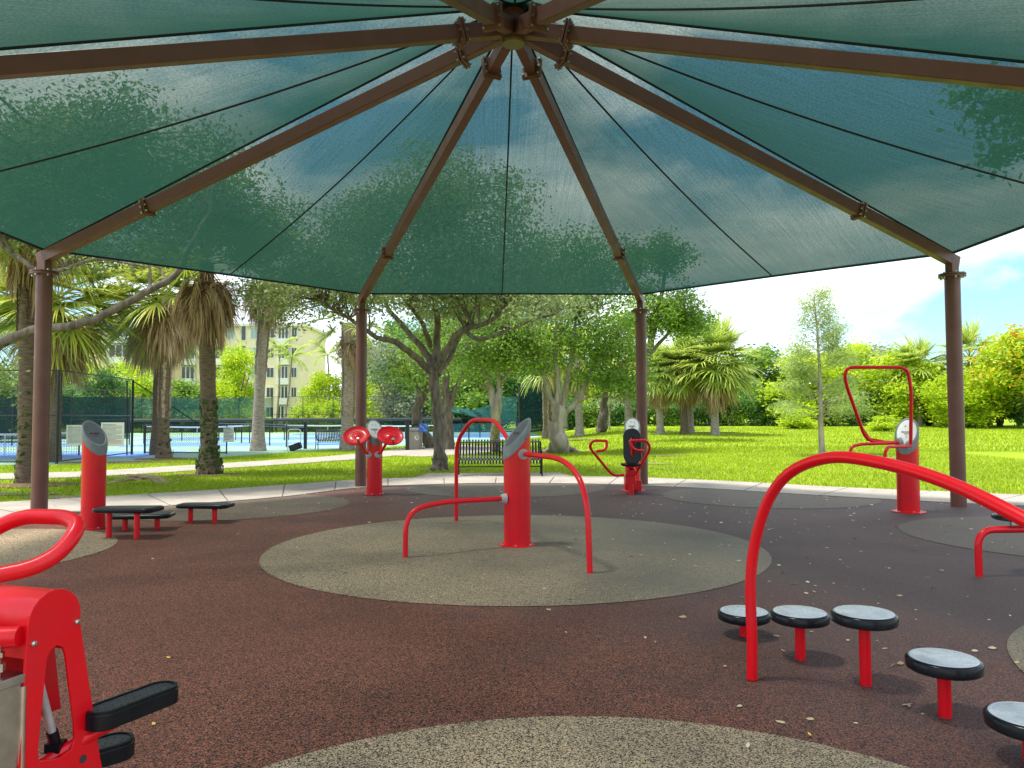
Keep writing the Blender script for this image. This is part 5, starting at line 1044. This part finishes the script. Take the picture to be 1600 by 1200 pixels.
# ================================================================ TREE LINES
def variant(nm, leaf, w, h, n, per, ls, cr, trunk=True, seed=0, extra=None, low=False, layers=1):
    blobs = []
    r = random.Random(seed)
    for i in range(9):
        a = r.uniform(0, 2*PI); q = r.uniform(.1, .62)*w/2; zz = h*r.uniform(.16 if low else .42, .82); blobs.append(((q*math.cos(a), q*math.sin(a), zz), (w*.24, w*.24, h*.15), n//9))
    blobs.append(((0, 0, h*.85), (w*.20, w*.20, h*.10), n//10))
    limbs = []
    for i in range(4):
        a = i*PI/2+r.uniform(-.5, .5); limbs.append(([Vector((.1*math.cos(a), .1*math.sin(a), -.2)), Vector((.25*math.cos(a), .25*math.sin(a), h*.18)), Vector((w*.14*math.cos(a), w*.14*math.sin(a), h*.42)), Vector((w*.25*math.cos(a), w*.25*math.sin(a), h*.66))], .15, .05))
    return tree(nm, None, (0, 0, 0), limbs, blobs, leaf, 'bark', ls, per, cr, None, squash=.7, extra=extra, twigs=False)
BV = {}
BV['lime'] = variant('broadleaf_tree', 'lime_leaf', 8, 8, 150, 60, (.34, .17), .50, seed=1, low=True)
BV['lime2'] = variant('broadleaf_tree', 'lime_leaf', 7, 8, 130, 60, (.30, .13), .45, seed=2, low=True)
BV['green'] = variant('broadleaf_tree', 'green_leaf', 8, 8, 150, 60, (.36, .18), .52, seed=3, low=True)
BV['dark'] = variant('broadleaf_tree', 'dark_leaf', 8, 8, 150, 60, (.36, .18), .52, seed=4, low=True)
BV['grey'] = variant('broadleaf_tree', 'grey_leaf', 8, 8, 170, 70, (.28, .12), .45, seed=5, low=True)
BV['flame'] = variant('flame_tree', 'lime_leaf', 9, 8, 170, 60, (.30, .14), .42, seed=6, extra=('flower', .10, .26, 'blossom'), low=True)
BV['shrub'] = variant('shrub', 'green_leaf', 4, 3, 60, 60, (.26, .13), .34, seed=7, low=True)
BV['shrub2'] = variant('shrub', 'lime_leaf', 4, 3, 60, 60, (.26, .12), .34, seed=8, low=True)
BV['dshrub'] = variant('shrub', 'dark_leaf', 4, 3, 60, 60, (.26, .13), .36, seed=9, low=True)
used = set()
def put(kind, px, top, Y, wpx, label, group, cat='tree', sub=None):
    """a tree standing Y metres away, its crown reaching the height seen above pixel px"""
    q = at(px, top, Y); z0 = rise(q.x, Y); h = q.z-z0; src = BV[kind]
    o = src if kind not in used else copy_tree(src); used.add(kind)
    H_ = 3 if 'shrub' in kind else 8; W_ = {'lime2': 7, 'flame': 9, 'shrub': 4, 'shrub2': 4, 'dshrub': 4}.get(kind, 8)
    w = wpx*Y/FPX; o.location = (q.x, Y, z0-.05); o.scale = (w/W_, w/W_, h/H_); o.rotation_euler = (0, 0, rnd.uniform(0, 6.28)); o.name = sub or src.name.split('.')[0]
    tag(o, label, cat, group); return o
GR, GL, GB = 'trees along the far right side of the lawn', 'trees and bushes behind the courts', 'dark shrubs forming the hedge behind the palms'
put('green', 1190, 536, 72, 150, 'rounded mid-green tree right of the full round palm', GR)
put('lime', 1255, 545, 66, 150, 'yellow-green tree directly behind the left side of the thin cypress', GR)
put('lime2', 1345, 528, 68, 150, 'tall yellow-green tree right behind the thin cypress', GR)
put('lime', 1410, 540, 64, 130, 'lime green tree behind the overhead loop of the dip station', GR)
put('green', 1450, 560, 70, 130, 'darker green tree behind the right brown post on its left side', GR)
put('lime2', 1500, 575, 58, 120, 'low lime green tree right beside the right brown post', GR)
put('dark', 1560, 580, 62, 150, 'dark tree under the orange flowering tree at the right edge', GR)
put('flame', 1612, 497, 56, 210, 'tree with orange and red blossoms at the right edge of the picture', GR)
put('lime', 1680, 530, 56, 200, 'tree beyond the right edge beside the orange flowering tree', GR)
put('grey', 1330, 535, 80, 180, 'thin greyish tree top rising behind the lime trees', GR)
for i, (px, tp, Y, w, k, lab) in enumerate(((905, 575, 74, 130, 'green', 'green tree behind the smooth pinkish palm trunk'), (960, 570, 72, 120, 'lime', 'bright tree above the hedge left of the middle right post'), (1010, 585, 76, 120, 'dark', 'dark tree behind the middle right brown post'), (1060, 600, 72, 110, 'dark', 'dark tree behind the brown palm trunk and its twin'), (1110, 600, 70, 110, 'green', 'tree directly behind the full round palm'), (1150, 590, 74, 120, 'dark', 'dark green tree in the gap right of the full round palm'))):
    put(k, px, tp, Y, w, lab, GR)
HED = [(890, 622), (925, 628), (960, 618), (1000, 622), (1035, 625), (1070, 620), (1105, 618), (1140, 612), (1175, 605), (1210, 610), (1245, 618), (1290, 622), (1330, 615), (1370, 610), (1410, 618), (1450, 612), (1500, 620), (1545, 618), (1590, 610), (1635, 605)]
for i, (px, tp) in enumerate(HED):
    k = 'dshrub' if i % 3 != 1 else 'shrub'; Yh = 66-(i-10)*.15
    near = ('beneath the pinkish palm', 'left of the small sapling', 'behind the small sapling', 'behind the seated press post', 'behind the slim pale palm', 'behind the twin palms', 'behind the full round palm', 'just right of the full round palm', 'in the dark gap right of the palms', 'between the palms and the cypress', 'left of the cypress stem', 'behind the cypress stem', 'right of the cypress stem', 'left of the overhead loop', 'behind the overhead loop', 'behind the dip station pillar', 'behind the right brown post', 'right of the right brown post', 'near the right edge', 'beyond the right edge')[i]
    put(k, px, tp, Yh, 62, 'dark leafy hedge shrub '+near, GB, 'shrub')
put('shrub2', 1240, 640, 58, 70, 'low bright shrub on the lawn edge left of the cypress', None, 'shrub')
put('shrub2', 1385, 650, 52, 60, 'low ragged bright shrub on the lawn below the overhead loop', None, 'shrub')
put('shrub2', 1520, 600, 60, 120, 'big lime shrub with ragged leaves right of the right brown post', None, 'shrub')
# behind the courts
BL_ = [(60, 590, 60, 170, 'dark', 'dark tree behind the left brown post, beyond the black fence'), (-10, 560, 50, 180, 'green', 'green tree at the left picture edge'), (118, 555, 82, 130, 'lime', 'bright lime tree behind the tall black fence'), (205, 560, 84, 140, 'lime2', 'bright lime tree left of the reddish palm'), (165, 575, 66, 90, 'dark', 'dark spiky tree above the dark windscreen'), (285, 590, 86, 110, 'green', 'green tree between the reddish palm and the mossy palm'), (368, 536, 88, 105, 'lime', 'light green tree in front of the cream building, right of the mossy palm'),
       (505, 578, 88, 80, 'lime', 'yellow-green tree right of the cream building'), (560, 572, 90, 110, 'lime2', 'yellow-green tree behind the pale rough palm'), (620, 530, 84, 150, 'grey', 'grey-green fine-leaved tree right of the middle left brown post'), (690, 560, 84, 130, 'green', 'green tree behind the spreading oak trunk'), (745, 560, 80, 140, 'green', 'green tree behind the sagging windscreen'), (810, 570, 78, 130, 'dark', 'dark tree above the dark green screened fence'), (850, 565, 82, 130, 'lime', 'yellowish tree behind the criss-cross palm trunk'), (720, 500, 96, 260, 'dark', 'tall dark tree filling the background left of centre'), (860, 500, 96, 240, 'dark', 'tall dark tree filling the background right of centre'), (620, 500, 110, 160, 'dark', 'tall dark tree behind the grey-green tree')]
for px, tp, Y, w, k, lab in BL_: put(k, px, tp, Y, w, lab, GL)
for i, (px, tp, w, k, lab) in enumerate(((520, 628, 60, 'shrub2', 'yellow bush at the foot of the cream building'), (470, 634, 60, 'shrub2', 'low trimmed yellow-green hedge bush before the bay windows'), (575, 625, 70, 'shrub2', 'bright bush behind the middle left brown post'), (650, 622, 70, 'shrub', 'bush behind the litter bin, beyond the courts'), (715, 625, 80, 'shrub', 'bush beyond the sagging windscreen'), (780, 625, 80, 'dshrub', 'dark bush beyond the sagging windscreen, right side'), (410, 640, 50, 'shrub2', 'low yellow bush by the pale palm base, beyond the courts'), (320, 640, 60, 'shrub', 'low bush beyond the teal windscreen, left'))):
    put(k, px, tp, 83, w, lab, GL, 'shrub')
for k in BV:
    if k not in used: bpy.data.objects.remove(BV[k])
# leafy undergrowth around the pale palm base (545) 
g = gr(556, 702); t = tree('shrub', 'small leafy plant at the foot of the pale rough palm', (g.x, g.y-.3, 0), [([Vector((g.x, g.y-.3, 0)), Vector((g.x, g.y-.3, .7))], .03, .01)], [((g.x+.1, g.y-.4, .7), (.45, .4, .55), 12)], 'lime_leaf', per=22, cr=.16, ls=(.17, .07), cat='shrub', twigs=False)
# ================================================================ LITTER
def frond_pile():
    g = gr(222, 757); t = thing('fallen_frond', (g.x, g.y, 0), 'dry brown palm frond lying on the grass behind the steps', 'palm frond'); r = random.Random(3); m = MB()
    for i in range(46):
        a = Vector((g.x+r.uniform(-.15, .1), g.y+r.uniform(-.2, .2), r.uniform(.10, .22))); s_ = r.uniform(-1, 1)
        e = Vector((g.x+(1 if s_ > 0 else -1)*r.uniform(.3, .75), g.y+r.uniform(-.35, .3), r.uniform(.01, .05))); mid = (a+e)/2+Vector((0, 0, r.uniform(.02, .12)))
        q = spline([a, mid, e], 3); w = Vector((0, .02, .008))
        for j in range(len(q)-1): k_ = 1-j/len(q); k2 = 1-(j+1)/len(q); m.add([q[j]-w*k_, q[j]+w*k_, q[j+1]+w*k2, q[j+1]-w*k2], [(0, 1, 2, 3)])
    m.build('leaf_segments', M['frond_dead'], t)['kind'] = 'stuff'
    m = MB(); m.tube([(g.x-.8, g.y-.1, .03), (g.x-.1, g.y, .12), (g.x+.15, g.y, .16)], .018, 6); m.build('stalk', M['frond_dead'], t)
frond_pile()
def litter_mesh(name, pts, size, mat):
    n = len(pts); V = []; F = []
    for (x, y, z) in pts:
        a = rnd.uniform(0, 6.28); s_ = size*rnd.uniform(.5, 1.5); w = s_*rnd.uniform(.3, .5); c, s2 = math.cos(a), math.sin(a); o = len(V); k_ = rnd.uniform(.1, .5)*s_
        for u, v, h in ((-s_, 0, .2), (-.4*s_, -w, .9), (.4*s_, -w*.9, .6), (s_*1.1, 0, .5), (.4*s_, w, 0), (-.4*s_, w, .1)): V.append((x+u*c-v*s2, y+u*s2+v*c, z+.002+h*k_))
        F += [(o, o+1, o+5), (o+1, o+2, o+4, o+5), (o+2, o+3, o+4)]
    me = bpy.data.meshes.new(name); me.from_pydata(V, [], F); me.materials.append(mat); return me
pts = []
for i in range(430):
    x = rnd.gauss(4.0, 2.4); y = rnd.uniform(3.2, 14)**1.0
    if x < .2 and rnd.random() < .8: continue
    if abs(x) < y*.75 and (x*x+(y-9)**2) < 64: pts.append((x, y, .025))
for i in range(40): pts.append((rnd.uniform(-5, 2), rnd.uniform(4, 15), .025))
o = link('leaf_litter', litter_mesh('leaf_litter', pts, .020, M['litter'])); tag(o, 'scattered small dry leaves on the rubber, mostly at the right', 'leaf litter', kind='stuff')
pts = []
for i in range(700):
    x = rnd.uniform(-14, 10); y = rnd.uniform(12, 22); pts.append((x, y, .05))
o = link('leaf_litter', litter_mesh('leaf_litter', pts, .022, M['litter'])); tag(o, 'sparse dry leaves on the sidewalk and grass', 'leaf litter', kind='stuff')
for px, py, s_, mt, lab in ((263, 1034, .022, 'litter_y', 'single yellow leaf on the brown rubber right of the stepper'), (240, 1140, .014, 'litter_y', 'small pale leaf below the yellow one, near the foot pedals'), (1133, 1048, .02, 'litter', 'brown leaf left of the arch foot on the rubber'), (1196, 1063, .017, 'litter_y', 'yellowish leaf at the foot of the arch'), (1385, 1020, .018, 'litter_y', 'yellow leaf right of the tallest disc post'), (1268, 993, .018, 'litter', 'pale leaf between the second and tallest disc posts'), (1325, 1007, .018, 'litter', 'pale leaf just left of the tallest disc post'), (1395, 1047, .022, 'litter', 'curled dark leaf between the tallest disc and the nearest one'), (1265, 1157, .02, 'litter_y', 'leaf on the tan patch edge at the bottom'), (1220, 1137, .02, 'litter', 'brown leaf on the rubber just above the bottom tan patch'), (972, 864, .022, 'litter_y', 'orange leaf on the large tan circle right of the curved bar')):
    g = gr(px, py); t = link('fallen_leaf', litter_mesh('fallen_leaf', [(0, 0, 0)], s_, M[mt])); t.location = (g.x, g.y, .025); tag(t, lab, 'leaf', 'single fallen leaves on the rubber')
bpy.context.view_layer.update()
